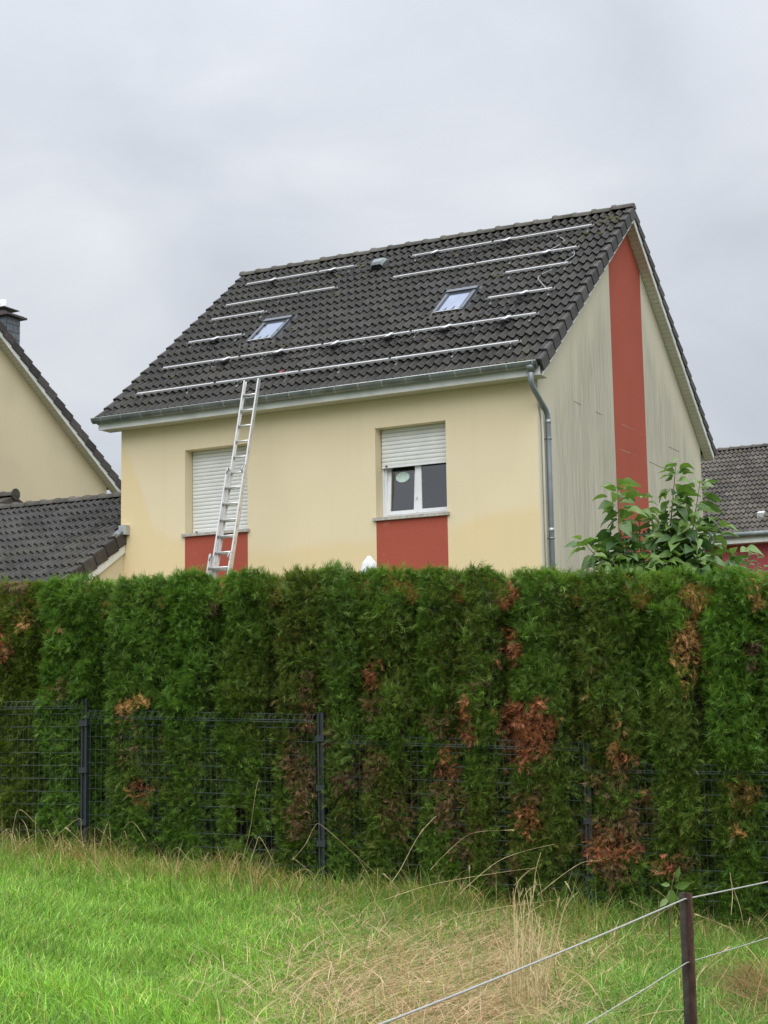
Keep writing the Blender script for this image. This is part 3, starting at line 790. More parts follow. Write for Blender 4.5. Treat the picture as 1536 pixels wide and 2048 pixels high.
cable([(-7.1, 2.68), (-6.95, 2.3), (-6.75, 1.95), (-6.5, 1.72)], 'black cable running down from short rail to six-box rail at left')
cable([(-7.1, 5.22), (-6.5, 5.12), (-6.0, 5.30), (-5.75, 5.33), (-5.2, 5.02), (-4.85, 5.15), (-4.4, 5.10), (-3.9, 5.12), (-3.5, 5.24)], 'black cable along the left top rail, passing below the roof vent')
cable([(-3.4, 5.22), (-2.8, 4.98), (-2.3, 5.15), (-2.0, 5.25), (-1.4, 5.22), (-1.0, 5.20)], 'black cable sagging under the right top rail')
cable([(-1.0, 5.22), (-.78, 4.95), (-.80, 4.75), (-.95, 4.55)], 'grey cable looping down from right top rail', 'cable_grey', .011)
cable([(-.42, 4.32), (-.36, 4.1), (-.45, 3.92), (-.42, 3.78)], 'short grey cable between the two rails by the right verge', 'cable_grey', .009)
cable([(-.62, 3.62), (-.80, 3.35), (-.62, 3.0), (-.50, 2.75), (-.78, 2.68)], 'grey cable curling down to short rail near the right verge', 'cable_grey', .011)
cable([(-.6, 2.42), (-1.1, 2.3), (-1.5, 2.1), (-1.75, 1.75)], 'black cable running down from right short rail to six-box rail')
m = MB(); Tc = frame(TF @ Vector((-4.78+L+OVL, .83, .05)), (1,0,0), (0,CT,ST), (0,-ST,CT))
m.box((-.022, -.04, 0), (.022, .03, .04), 0, Tc); m.tube([Tc @ Vector(p) for p in ((0, .03, .02), (.008, .06, .025), (.03, .085, .025))], .012, 8)
tag(m.build('hand_tool', 'orange'), 'small red tool lying on the tiles above the ladder', 'tool')

# ------------------------------------------------------------------ ladder against the eaves
def ladder():
    xc = -4.905
    top = Vector((xc+.01, -0.505, 5.555+EZ)); bot = Vector((xc-.02, -1.36, 2.20+EZ))
    ax = (bot-top).normalized()                 # downwards along the ladder
    zg = float(ground_z(xc, -1.9)); foot = top+ax*((top.z-zg)/(-ax.z)); LN = (foot-top).length
    nrm = Vector((1,0,0)).cross(ax).normalized()
    if nrm.y > 0: nrm = -nrm                   # out of the ladder, towards the garden
    o = thing('ladder', tuple(foot), 'long three section aluminium extension ladder leaning on the gutter', 'ladder')
    def P(x, l, n): return top+Vector((1,0,0))*x+ax*l+nrm*n
    secs = [(0.0, 4.15, 0.150, 0.0), (1.60, 5.35, 0.182, 0.062), (3.12, LN, 0.214, 0.124)]
    for si, (l0, l1, hw, off) in enumerate(secs):
        st = MB()
        for s in (-1, 1):
            for (xa, xb, na, nb) in ((hw-.004, hw, -.034, .034), (hw-.026, hw-.004, .029, .034), (hw-.026, hw-.004, -.034, -.029)):
                q = []
                for l in (l0, l1):
                    for x, n_ in ((s*xa, na), (s*xb, na), (s*xb, nb), (s*xa, nb)): q.append(P(x, l, off+n_))
                st.hexa(q)
        sec = st.build('ladder_section', 'alu', o)
        tag(sec, ['narrow top section', 'middle section', 'wide base section'][si])
        l = math.ceil((l0+.12-.28)/.28)*.28+.27
        if l < l0+.05: l += .28
        rg = MB(); rg.tube([(-hw+.004, 0, 0), (hw-.004, 0, 0)], .0165, 8); me = rg.mesh('rung', 'alu')
        while l < l1-.05:
            link('rung', me, sec, frame(P(0, l, off), (1,0,0), -ax, nrm)); l += .28
        if si > 0:
            for s in (-1, 1):
                h = MB(); h.tube([P(s*(hw-.012), l0+.02, off-.02), P(s*(hw-.012), l0-.01, off+.01), P(s*(hw-.035), l0+.01, off+.045), P(s*(hw-.045), l0+.07, off+.055), P(s*(hw-.03), l0+.12, off+.04)], .013, 6)
                h.build('hook', 'steel', sec)
        for s in (1,):
            b = MB(); l = l0+.2
            while l < l1-.1: b.tube([P(s*hw, l, off+.004), P(s*(hw+.003), l, off+.004)], .008, 6); l += .28
            b.build('rivet', 'black', sec)
ladder()

# ------------------------------------------------------------------ garage at the left
def garage():
    XR = -7.90; sl = 0.60; th = math.atan(sl); ct, st = math.cos(th), math.sin(th)
    z0 = 3.25+EZ                                # tile level over the front wall line (y=0)
    n = (0, -sl, 1)
    pr = on_plane(241, 993, n, (0, 0, z0+.05)); yr = pr[1]; zr = z0+sl*yr
    g = TG; nrow = int(math.ceil((yr+3.2)*1/ct/g)); ye = yr-nrow*g*ct; ze = z0+sl*ye
    XL = -13.2
    o = thing('garage', (-10.5, 0.5, ZG), 'low garage with dark tiled roof between the two cream houses', 'garage')
    T = frame((XL, ye, ze), (1,0,0), (0,ct,st), (0,-st,ct))
    d = MB(); ln = nrow*g
    d.face([T @ Vector(p) for p in ((0,0,-.006),(XR-XL,0,-.006),(XR-XL,-ye/ct,-.006),(0,-ye/ct,-.006))])
    d.face([T @ Vector(p) for p in ((0,-ye/ct,-.006),(-L-.004-XL,-ye/ct,-.006),(-L-.004-XL,ln,-.006),(0,ln,-.006))])
    zb = zr-1.8
    d.face([(XL, yr, zr), (-L-.01, yr, zr), (-L-.01, yr+3, zb), (XL, yr+3, zb)])
    rf = d.build('roof', 'deck', o)
    w = .302; ncol = int((XR-XL)/w)
    T2 = T @ Matrix.Translation((XR-XL-ncol*w-.02, 0, 0))
    def sk(x0, x1, v0, v1): return v1 > -ye/ct and x1+XR-ncol*w-.02 > -L+.02
    lay_tiles(rf, T2, ncol, nrow, w, g, 'tile_dark', sk, 260, 9)
    me = verge_mesh('verge_tile', 'verge_dark', g, .17)
    for j in range(int(-ye/ct/g)):
        link('verge_tile', me, rf, T @ Matrix.Translation((XR-XL, j*g+(-ye/ct) % g, 0)))
    k = 0; x = XL; rm2 = ridge_mesh('ridge_tile', 'ridge', .36)
    while x < -L-.37:
        link('ridge_tile', rm2, rf, Matrix.Translation((x+.02, yr, zr+.05)) @ Matrix.Rotation(random.uniform(-.012, .012), 4, 'Y')); x += .36
    m = MB(); hh = .13
    m.prism([(-.02, z0-.22-hh+sl*-.02), (-.02, z0-.20+sl*-.02), (ye, ze-.20), (ye, ze-.22-hh)], XR-.012, XR+.012, 0); m.build('verge_board', 'white', rf)
    m = MB(); m.box((XR-.06, -.12, z0-.05), (XR+.10, -.004, z0+.12), 0); m.build('flashing', 'zinc_pale', rf)
    m = MB(); T3 = T @ Matrix.Translation((XR-XL, -ye/ct-.33, 0)); m.box((-.13, 0, .045), (.035, .30, .075), 0, T3); m.build('flashing', 'zinc', rf)
    m = MB(); yw = ye+.35
    m.prism([(yw, ZG-.5), (-.004, ZG-.5), (-.004, z0-.06), (yw, z0-.06+sl*yw)], XR-.26, XR-.03, 0); m.box((XL+.3, yw, ZG-.5), (XR-.265, yw+.2, z0-.1+sl*yw)); m.build('wall', 'plain', o)
    return yr, zr
g_yr, g_zr = garage()

# ------------------------------------------------------------------ neighbouring house at the left
def left_house():
    XN = -14.0; sl = .70; th = math.atan(sl); ct, st = math.cos(th), math.sin(th)
    a0 = on_plane(0, 672, (1,0,0), (XN,0,0)); b0 = on_plane(243, 992, (1,0,0), (XN,0,0))
    sl = (a0[2]-b0[2])/(b0[1]-a0[1]); th = math.atan(sl); ct, st = math.cos(th), math.sin(th)
    half = 4.75; ym = b0[1]-half; za = b0[2]+sl*half
    o = thing('house', (XN-4, ym, ZG), 'cream gable of the neighbouring house with slate clad chimney, partly outside the frame', 'house')
    XW = XN-.24; x2 = XN-8.5; zt = lambda y: za+.08-sl*abs(y-ym)
    m = MB(); yw = half-.27
    m.face([(XW, ym-yw, ZG-.5), (XW, ym+yw, ZG-.5), (XW, ym+yw, zt(ym+yw)), (XW, ym, zt(ym)), (XW, ym-yw, zt(ym-yw))])
    m.face([(XW, ym-yw, ZG-.5), (XW, ym-yw, zt(ym-yw)), (x2, ym-yw, zt(ym-yw)), (x2, ym-yw, ZG-.5)]); m.face([(XW, ym+yw, ZG-.5), (x2, ym+yw, ZG-.5), (x2, ym+yw, zt(ym+yw)), (XW, ym+yw, zt(ym+yw))])
    m.build('wall', 'plain', o)
    hh = half+.1; ln = hh/ct; Tb = frame((XN, ym+hh, za+.27-sl*hh), (-1,0,0), (0,-ct,st), (0,st,ct)); Tf = frame((x2, ym-hh, za+.27-sl*hh), (1,0,0), (0,ct,st), (0,-st,ct))
    d = MB()
    for T in (Tb, Tf): d.face([T @ Vector(p) for p in ((0,0,0),(XN-x2,0,0),(XN-x2,ln,0),(0,ln,0))])
    rf = d.build('roof', 'tile_dark', o)
    g = ln/17
    ml, mr = verge_mesh('verge_tile', 'verge_dark', g, .13, True), verge_mesh('verge_tile', 'verge_dark', g, .13)
    for j in range(17):
        link('verge_tile', ml, rf, Tb @ Matrix.Translation((0, j*g, 0))); link('verge_tile', mr, rf, Tf @ Matrix.Translation((XN-x2, j*g, 0)))
    rm2 = ridge_mesh('ridge_tile', 'ridge', .36)
    for k in range(10): link('ridge_tile', rm2, rf, Matrix.Translation((XN-.36*(k+1), ym, za+.25)))
    verge_trim(rf, XN, XW, 1, 'white', ym, half, za, sl, .13)
    # chimney clad in slates
    xc1 = XN-.9
    p = on_plane(39, 690, (1,0,0), (xc1,0,0)); q = on_plane(13, 690, (1,0,0), (xc1,0,0)); zt_ = on_plane(25, 633, (1,0,0), (xc1,0,0))[2]
    y1, y0 = p[1], q[1]; x0 = xc1-.62
    m = MB(); m.box((x0, y0, za-1.6), (xc1, y1, zt_-.02)); ch = m.build('chimney', 'slate_joint', o)
    hr = .175
    nr = 7
    for r_ in range(nr):
        z1 = zt_-.02-r_*hr; zb = z1-hr-.0+.008
        for face in (0, 1):
            a, c = (y0, y1) if face == 0 else (x0, xc1)
            w = (c-a)/3; offs = w*.5 if r_ % 2 else 0
            edges = sorted({a, c, *[e_ for e_ in (a+offs+w*k for k in range(4)) if a+.02 < e_ < c-.02]})
            for e0, e1 in zip(edges[:-1], edges[1:]):
                s = MB()
                if face == 0: s.hexa([(xc1, e0+.004, zb), (xc1+.016, e0+.004, zb), (xc1+.016, e1-.004, zb), (xc1, e1-.004, zb), (xc1, e0+.004, z1), (xc1+.008, e0+.004, z1), (xc1+.008, e1-.004, z1), (xc1, e1-.004, z1)])
                else: s.hexa([(e0+.004, y0, zb), (e0+.004, y0-.016, zb), (e1-.004, y0-.016, zb), (e1-.004, y0, zb), (e0+.004, y0, z1), (e0+.004, y0-.008, z1), (e1-.004, y0-.008, z1), (e1-.004, y0, z1)])
                s.build('slate', 'slate', ch)
    m = MB(); m.box((x0-.11, y0-.11, zt_-.015), (xc1+.11, y1+.13, zt_+.03)); m.box((x0-.06, y0-.06, zt_+.03), (xc1+.06, y1+.08, zt_+.055)); m.build('cap', 'brownmetal', ch)
    m = MB(); cx, cy = (x0+xc1)/2+.05, (y0+y1)/2-.06; m.tube([(cx, cy, zt_+.08), (cx, cy, zt_+.42)], .075, 12); m.build('flue', 'upvc', ch)
    m = MB(); m.box((cx-.26, cy-.26, zt_+.17), (cx+.26, cy+.26, zt_+.19)); m.build('flue_plate', 'brownmetal', ch)
    # small slate fronted porch gable at the foot of the wall
    rx = -13.0; pk = on_plane(30, 986, (1,0,0), (rx,0,0)); py, pz = pk[1], pk[2]
    dn = on_plane(62, 1011, (1,0,0), (rx,0,0)); s2 = (pz-dn[2])/(dn[1]-py)
    s2 = min(max(s2, .3), .9); hw = 1.1
    m = MB(); m.prism([(py-hw, pz-.2-s2*hw), (py, pz-.2), (py+hw, pz-.2-s2*hw), (py+hw, ZG), (py-hw, ZG)], XW-.2, rx-.10, 0); po = m.build('porch', 'slate', o)
    for s in (-1, 1):
        m = MB(); m.prism([(py, pz-.22), (py, pz-.06), (py+s*hw*1.1, pz-.06-s2*hw*1.1), (py+s*hw*1.1, pz-.22-s2*hw*1.1)], XW-.2, rx, 0); m.build('porch_roof', 'verge_dark', po)
    for k in range(3): link('ridge_tile', rm2, po, Matrix.Translation((rx-.36*(k+1)+.03, py, pz-.04)))
    m = MB(); m.tube([(rx+.002, py, pz-.03), (rx+.035, py, pz-.03)], .125, 12); m.build('ridge_end', 'verge_dark', po)
left_house()

# ------------------------------------------------------------------ neighbouring house at the right, behind
def right_house():
    y0 = 23.0; e0 = on_plane(1536, 1064, (0,1,0), (0,y0,0)); r0 = on_plane(1536, 894, (0,1,0), (0,y0+4.9,0))
    ye, ze = y0+.02, e0[2]; sl = (r0[2]-ze)/4.88; th = math.atan(sl); ct, st = math.cos(th), math.sin(th)
    XL, XR = -7.0, 4.0; ln = 4.88/ct; nrow = 19; g = ln/nrow; w = .302
    o = thing('house', (-1.5, y0+4.9, ZG-.4), 'red walled house with brownish tiled roof behind the leafy shrub at right', 'house')
    m = MB(); m.box((XL+.2, y0+.42, ZG-1.2), (XR-.2, y0+9.4, ze-.14)); m.build('wall', 'red2', o)
    T = frame((XL, ye, ze), (1,0,0), (0,ct,st), (0,-st,ct))
    d = MB(); d.face([T @ Vector(p) for p in ((0,0,-.006),(XR-XL,0,-.006),(XR-XL,ln,-.006),(0,ln,-.006))])
    d.face([(XL, y0+4.9, ze+sl*4.88), (XR, y0+4.9, ze+sl*4.88), (XR, y0+9.8, ze), (XL, y0+9.8, ze)])
    rf = d.build('roof', 'deck', o)
    lay_tiles(rf, T, int((XR-XL)/w), nrow, w, g, 'tile_brown', None, 290, 4)
    rm2 = ridge_mesh('ridge_tile', 'ridge', .37); x = XL
    while x < XR: link('ridge_tile', rm2, rf, Matrix.Translation((x, y0+4.9, ze+sl*4.88+.04)) @ Matrix.Rotation(random.uniform(-.012, .012), 4, 'Y')); x += .37
    m = MB(); m.tube([(XL-.1, y0-.05, ze-.03), (XR+.1, y0-.05, ze-.03)], .085, 10); m.build('gutter', 'zinc', o)
    m = MB(); m.box((XL, y0+.03, ze-.27), (XR, y0+.06, ze-.02)); m.box((XL, y0+.06, ze-.27), (XR, y0+.45, ze-.25)); m.build('fascia', 'white', o)
    p = on_plane(1523, 1028, (0, -st, ct), tuple(T @ Vector((0, 0, .05))))
    Tv = frame(p, (1,0,0), (0,ct,st), (0,-st,ct))
    m = MB(); m.hexa([Tv @ Vector(q) for q in ((-.11,-.16,-.05),(.11,-.16,-.05),(.11,.16,-.05),(-.11,.16,-.05),(-.10,-.14,.12),(.10,-.14,.12),(.09,.13,.03),(-.09,.13,.03))]); m.build('roof_vent', 'upvc', o)
right_house()

# ------------------------------------------------------------------ hedge
def fence_pt(s, off=0.0):                       # along the fence line; off > 0 towards the field
    return FA+FD*s+FN*off
def px_to_s(px):
    d = ray(px, 1450); d = d[:2]; e_ = EYE[:2]
    A = np.array([[d[0], -FD[0]], [d[1], -FD[1]]]); t = np.linalg.solve(A, FA-e_); return t[1]
def spray_templates(k=9):
    """flat thuja fans: a curved axis with forward swept, separate branchlets"""
    out = []
    for i in range(k):
        rr = np.random.default_rng(100+i); V, F, tt = [], [], []
        dr = rr.uniform(.15, .75); bend = rr.uniform(-.6, .6)
        def strip(p, an, ln, w, curl, segs=2):
            b = len(V); p = np.array(p, float); q_ = p.copy(); n = segs+1
            for j in range(n):
                u = j/segs; a_ = an+curl*u; ww = w*(.7 if j == 0 else 1.0 if j < segs else .0)
                if j: q_ = q_+np.array([math.cos(a_), math.sin(a_)])*ln/segs
                nx, ny = -math.sin(a_), math.cos(a_); z = -dr*q_[0]**2-.16*abs(q_[1])+rr.normal(0, .012)
                if j < segs:
                    V.append((q_[0]+nx*ww, q_[1]+ny*ww, z)); V.append((q_[0]-nx*ww, q_[1]-ny*ww, z)); tt.extend([min(1, q_[0])]*2)
                else: V.append((q_[0], q_[1], z)); tt.append(min(1, q_[0]+.12))
            for j in range(segs-1): F.append((b+2*j, b+2*j+1, b+2*j+3)); F.append((b+2*j, b+2*j+3, b+2*j+2))
            F.append((b+2*segs-2, b+2*segs-1, b+2*segs))
        strip((0, 0), -bend/2, .95, .030, bend, 2)
        nb = int(rr.integers(5, 7))
        for j in range(nb):                       # a narrow feathery frond, blunt at the tip
            t = .06+.80*j/nb+rr.uniform(-.03, .03)
            for sgn in (-1, 1):
                an = sgn*rr.uniform(.45, 1.05)-bend/2+bend*t; ln = (.20+.42*math.sin(math.pi*min(1, .22+.72*t)))*rr.uniform(.55, 1.1); p = (t*math.cos(bend*.3), t*math.sin(-bend/2+bend*t*.5))
                strip(p, an, ln, .044, 0, 1)
        out.append((np.array(V), np.array(F), np.array(tt)))
    return out
SPRAYS = spray_templates()
PATCH = [  # brown patches as they sit on the hedge: x, y, half width, half height, colour, strength
    (1052,1468,62,58,'r',1.0),(1060,1440,45,30,'r',1.0),(1020,1292,24,42,'r',.95),(1016,1190,13,42,'r',.9),(1024,1420,14,26,'r',.85),
    (1378,1200,12,30,'o',.8),(1384,1255,22,40,'o',.85),(1376,1295,30,40,'o',.9),(1396,1330,22,22,'o',.75),(1377,1362,14,20,'o',.6),
    (1508,1312,20,24,'p',.9),(1522,1203,14,12,'o',.9),(256,1420,17,17,'o',.8),(284,1406,18,14,'o',.85),(286,1588,14,26,'r',.9),
    (604,1545,34,45,'b',.75),(604,1620,34,50,'b',.75),(618,1432,18,20,'r',.75),(612,1400,22,50,'b',.5),(430,1228,11,16,'p',.8),(30,1178,26,26,'p',.7),(10,1290,14,40,'r',.7),(55,1240,18,14,'o',.5),
    (932,1440,17,38,'r',.9),(746,1345,20,26,'r',.75),(752,1400,16,36,'b',.6),(712,1560,42,26,'p',.75),(745,1520,30,30,'b',.6),(962,1368,22,14,'p',.7),(870,1445,30,24,'b',.6),
    (900,1525,26,46,'r',.7),(905,1610,32,60,'b',.75),(930,1680,30,40,'b',.6),(1236,1480,14,40,'o',.8),(1245,1520,24,24,'r',.6),(1225,1690,60,42,'r',.75),(1240,1650,60,30,'b',.7),(1280,1630,34,30,'b',.6),(1225,1745,30,26,'b',.7),
    (1295,1590,12,26,'o',.9),(1215,1570,46,30,'b',.55),(1490,1592,32,28,'g',.85),(1478,1660,12,10,'o',.8),(1340,1725,34,20,'r',.6),(1390,1735,24,20,'b',.6),(1060,1640,20,40,'r',.55),(1050,1590,30,16,'b',.5),
    (650,1470,24,30,'b',.5),(590,1480,20,30,'b',.55),(800,1630,30,40,'b',.4),(1505,1170,20,20,'o',.3),(1000,1740,40,30,'b',.4),(115,1260,10,10,'o',.5),(120,1380,24,14,'b',.5),(260,1500,30,40,'b',.4),(330,1480,12,16,'o',.5),(1180,1390,18,10,'o',.35),
]
PCOL = {'r': (0.43, 0.160, 0.085), 'o': (0.58, 0.315, 0.130), 'p': (0.19, 0.095, 0.075), 'b': (0.200, 0.120, 0.062), 'g': (0.22, 0.145, 0.035)}
OLIVE = [(600,1230,70,120,.55),(590,1420,90,150,.55),(780,1350,60,130,.45),(920,1300,70,180,.5),(1180,1330,70,150,.5),(1200,1480,90,120,.6),(760,1600,200,110,.6),(1080,1640,180,130,.6),(1400,1640,180,130,.35),(330,1550,120,70,.3),(480,1370,50,70,.4),(1350,1440,60,60,.4),(20,1300,50,220,.15)]
def spray_block(roots, outdir, upw, size, cols, seed, tipcol=None):
    """roots (n,3) -> verts, faces, colours of n sprays"""
    rr = np.random.default_rng(seed); VV, FF, CC = [], [], []; base = 0
    n = len(roots); kind = rr.integers(0, len(SPRAYS), n)
    od = outdir if outdir.ndim == 2 else np.repeat(outdir[None], n, 0)
    lat = np.cross(od, np.array([0, 0, 1.0])); nl = np.linalg.norm(lat, axis=1, keepdims=True); lat = np.where(nl > .1, lat/np.maximum(nl, 1e-6), np.array([1.0, 0, 0]))
    a = od*rr.uniform(.25, .95, (n, 1))+np.array([0, 0, 1.0])*(upw+rr.normal(0, .45, (n, 1)))+lat*(rr.normal(0, .38, (n, 1))+.75*vnoise(roots[:, 0]*8+31, roots[:, 2]*7+17, 71)[:, None])
    a /= np.linalg.norm(a, axis=1, keepdims=True)
    h = rr.normal(0, 1, (n, 3))*.55+lat*rr.choice([-1, 1], (n, 1))
    w = h-a*np.sum(h*a, 1, keepdims=True); w /= np.linalg.norm(w, axis=1, keepdims=True); nn = np.cross(a, w)
    for k, (V, F, tt) in enumerate(SPRAYS):
        idx = np.where(kind == k)[0]
        if len(idx) == 0: continue
        s = size[idx][:, None, None]
        P = roots[idx][:, None]+s*(a[idx][:, None]*V[None, :, 0:1]+w[idx][:, None]*V[None, :, 1:2]+nn[idx][:, None]*V[None, :, 2:3])
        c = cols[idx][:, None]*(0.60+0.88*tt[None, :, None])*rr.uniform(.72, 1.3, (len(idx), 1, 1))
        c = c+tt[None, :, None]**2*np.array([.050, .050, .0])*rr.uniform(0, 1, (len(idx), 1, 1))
        nv = len(V); f = F[None]+(base+np.arange(len(idx))*nv)[:, None, None]
        VV.append(P.reshape(-1, 3)); CC.append(c.reshape(-1, 3)); FF.append(f.reshape(-1, 3)); base += nv*len(idx)
    return np.concatenate(VV), np.concatenate(FF), np.concatenate(CC)
def vnoise(x, y, seed):                          # smooth value noise
    r_ = np.random.default_rng(seed).uniform(-1, 1, (64, 64))
    xi, yi = np.floor(x).astype(int), np.floor(y).astype(int); fx, fy = x-xi, y-yi; fx, fy = fx*fx*(3-2*fx), fy*fy*(3-2*fy)
    g = lambda i, j: r_[i % 64, j % 64]
    return (g(xi, yi)*(1-fx)+g(xi+1, yi)*fx)*(1-fy)+(g(xi, yi+1)*(1-fx)+g(xi+1, yi+1)*fx)*fy
def hedge_top(s):                                # top edge height, world
    r_ = np.interp(s, [-3, -0.85, 0.0, 1.9, 3.2, 4.0, 5.3, 8, 12], [1.14, 1.105, 1.095, 1.08, 1.02, .965, .90, .76, .6])
    return EZ+r_
GAP = [.5,.6,.6,.55,.95,.4,.95,.8,.4,.6,.8,.5,1.1,.6,.75,1.0,.7,.6,.6]                 # how open the gap between two plants is
BOUND = [-330,-200,-70, 72, 208, 322, 425, 545, 640, 722, 832, 925, 1012, 1160, 1290, 1410, 1530, 1660, 1790]
def hedge():
    c0 = fence_pt(2.2, -.5); o = thing('hedge', (c0[0], c0[1], float(ground_z(*c0))), 'tall clipped thuja hedge with rusty brown dead patches behind the wire fence', 'hedge')
    sb = [px_to_s(p) for p in BOUND]; gap = GAP+[.6]*6
    sb += [sb[-1]+.6*(k+1) for k in range(6)]           # the hedge goes on beyond the frame
    out3 = np.array([FN[0], FN[1], 0.0]); hn = 0
    for bi, (s0, s1) in enumerate(zip(sb[:-1], sb[1:])):
        rr = np.random.default_rng(500+bi); w = s1-s0; c = (s0+s1)/2
        inview = -0.95 < s1 and s0 < 5.5
        dens = 7000 if inview else 1200
        zt = float(hedge_top(c))+rr.uniform(-.02, .025); zg = float(ground_z(*fence_pt(c, 0)))
        H = zt-zg; n = int(dens*w*1.08*H)
        s = rr.uniform(s0-.05, s1+.05, n); z = zg+H*rr.uniform(0.0, 1.0, n)
        e_ = (s-c)/(w/2)
        zw = .05*vnoise(z*2.4+.5, s*0+3.3, 6)+.025*vnoise(z*8, s*0+1.3, 7)
        groove = sum(k_*np.exp(-((s+zw-b_)/(.035+.02*k_))**2) for b_, k_ in zip(sb, gap))
        bulge = .10*(1-np.abs(e_)**2.5)+.055-.19*groove+.08*vnoise(s*5+bi*7, z*3.4, 3)+.052*vnoise(s*13, z*15, 4)+.026*vnoise(s*29, z*34, 5)
        hh = (z-zg)/H
        wide = np.interp(c, [-2, .2, 1.7, 2.3, 4, 5.5], [-.15, -.14, -.12, -.10, -.08, -.09])
        prof = wide-.05*np.clip((.16-hh)/.16, 0, 1)-.03*np.clip((hh-.93)/.07, 0, 1)+.02
        thin = np.abs(e_) > .9
        post = sum(k_*np.exp(-((s-p_)/.10)**2) for p_, k_ in ((0, .10), (1.983, .06)))
        off = prof+bulge-np.where(hh < .58, post, 0)-rr.exponential(.035, n)
        lim = np.interp(s, [-2, 1.9, 2.2, 5.5], [.014, .014, .030, .034])+rr.exponential(.013, n); off = np.where(z < EZ+np.interp(s, [-1, 0, 1.98, 1.99, 3.97, 3.98, 5.6], [.14, .05, .0, -.15, -.22, -.37, -.42]), np.minimum(off, lim), off)
        top = hedge_top(s)+.022*vnoise(s*6, s*0+.5, 8)-.075*sum(k_*np.exp(-((s-b_)/.055)**2) for b_, k_ in zip(sb, gap))
        z = np.minimum(z, top-rr.uniform(0, .03, n))
        xy = FA[None]+FD[None]*s[:, None]+FN[None]*off[:, None]
        P = np.concatenate([xy, z[:, None]], 1); od = np.repeat(out3[None], n, 0)+np.array([FD[0], FD[1], 0])[None]*(e_*.55)[:, None]
        # the clipped top
        nt_ = int(dens*.62*w*.75); s2 = rr.uniform(s0-.02, s1+.02, nt_); t2 = .06-.81*rr.uniform(0, 1, nt_)**1.8
        z2 = hedge_top(s2)+.022*vnoise(s2*6, t2*5, 8)+.02*vnoise(s2*16, t2*14, 9)-.075*sum(k_*np.exp(-((s2-b_)/.055)**2) for b_, k_ in zip(sb, gap))-.14*np.clip((t2+.06)/.12, 0, 1)**2-rr.uniform(0, .06, nt_)-.03
        P2 = np.concatenate([FA[None]+FD[None]*s2[:, None]+FN[None]*(t2+wide+.05)[:, None], z2[:, None]], 1)
        od2 = np.repeat((out3*.35+np.array([0, 0, .8]))[None], nt_, 0)
        # back face, seen only from elsewhere
        nb_ = int(380*w*H); s3 = rr.uniform(s0, s1, nb_); z3 = zg+H*rr.uniform(.02, .97, nb_)
        P3 = np.concatenate([FA[None]+FD[None]*s3[:, None]+FN[None]*(-.98+rr.normal(0, .05, nb_))[:, None], z3[:, None]], 1)
        Pall = np.concatenate([P, P2, P3]); OD = np.concatenate([od, od2, np.repeat(-out3[None], nb_, 0)])
        size = np.concatenate([rr.uniform(.042, .088, n), rr.uniform(.034, .060, nt_), rr.uniform(.14, .22, nb_)])
        N_ = len(Pall)
        px, py = to_px(Pall)
        hue = rr.uniform(0, 1)
        g1, g2 = np.array([.056, .124, .018]), np.array([.126, .228, .036])
        t = np.clip(.5+.30*vnoise(px/45, py/45, 21)+.45*vnoise(px/15, py/15, 22)+rr.normal(0, .22, N_), 0, 1)[:, None]
        cols = g1*(1-t)+g2*t
        cols = cols*(0.95+.12*hue)*np.array([.95+.10*((bi*7) % 5)/4, 1, 1+.18*((bi*3) % 4 == 0)])*(1+.12*vnoise(px/90+3, py/160, 23))[:, None]
        if bi <= 3: cols = cols*(1-.55)+np.array([.105, .125, .018])*.55 if bi < 3 else cols
        ol = np.zeros(N_)
        for x_, y_, a_, b_, k_ in OLIVE: ol = np.maximum(ol, k_*np.exp(-(((px-x_)/a_)**2+((py-y_)/b_)**2)))
        ol = np.clip(ol+.25*vnoise(px/30, py/30, 31)*ol*2+rr.normal(0, .18, N_)*(ol > .08), 0, .95)[:, None]
        olc = np.where(rr.uniform(0, 1, (N_, 1)) < .24, np.array([[.170, .112, .040]]), np.array([[.078, .082, .022]]))
        cols = cols*(1-ol)+olc*ol
        tb = np.zeros(N_, bool); tb[n:n+nt_] = True
        tipm = (tb & (rr.uniform(0, 1, N_) < np.where(((px > 1235) & (px < 1440)) | ((px > 770) & (px < 1000)), 
                .70, .30)) & (z2.max() > 0))
        cols[tipm] = np.array([.30, .19, .055])*rr.uniform(.7, 1.2, (tipm.sum(), 1))
        dead = np.zeros(N_, bool); keep = np.ones(N_, bool)
        back = np.zeros(N_, bool); back[n+nt_:] = True
        for x_, y_, a_, b_, k_, st_ in PATCH:
            q = ((px-x_+14*vnoise(px/22, py/22, 41))/a_)**2+((py-y_+14*vnoise(px/22+9, py/22, 42))/b_)**2
            hit = (q < 1.35) & (rr.uniform(0, 1, N_) < st_*np.clip(1.75-1.15*q, 0, 1)) & ~back
            cc = np.array(PCOL[k_])*rr.uniform(.45, 1.4, (N_, 1)); cc = cc*(1-.35*rr.uniform(0, 1, (N_, 1)))+np.array([.15, .115, .065])*.35*rr.uniform(0, 1, (N_, 1))
            cols[hit] = cc[hit]; dead |= hit
        for x_, y_, a_, b_ in ((1402,1400,13,46),(1412,1450,11,40),(520,1690,34,26),(478,1655,16,40),(942,1452,14,16),(1165,1470,10,16),(1238,1455,10,12),(705,1255,6,10),(800,1240,8,6),(1185,1590,8,26)):
            q = ((px-x_)/a_)**2+((py-y_)/b_)**2; keep &= ~((q < 1) & ~back & (rr.uniform(0, 1, N_) < .9))
        live = keep & ~dead
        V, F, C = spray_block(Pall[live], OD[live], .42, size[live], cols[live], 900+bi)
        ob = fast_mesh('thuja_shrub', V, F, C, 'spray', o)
        dd = keep & dead
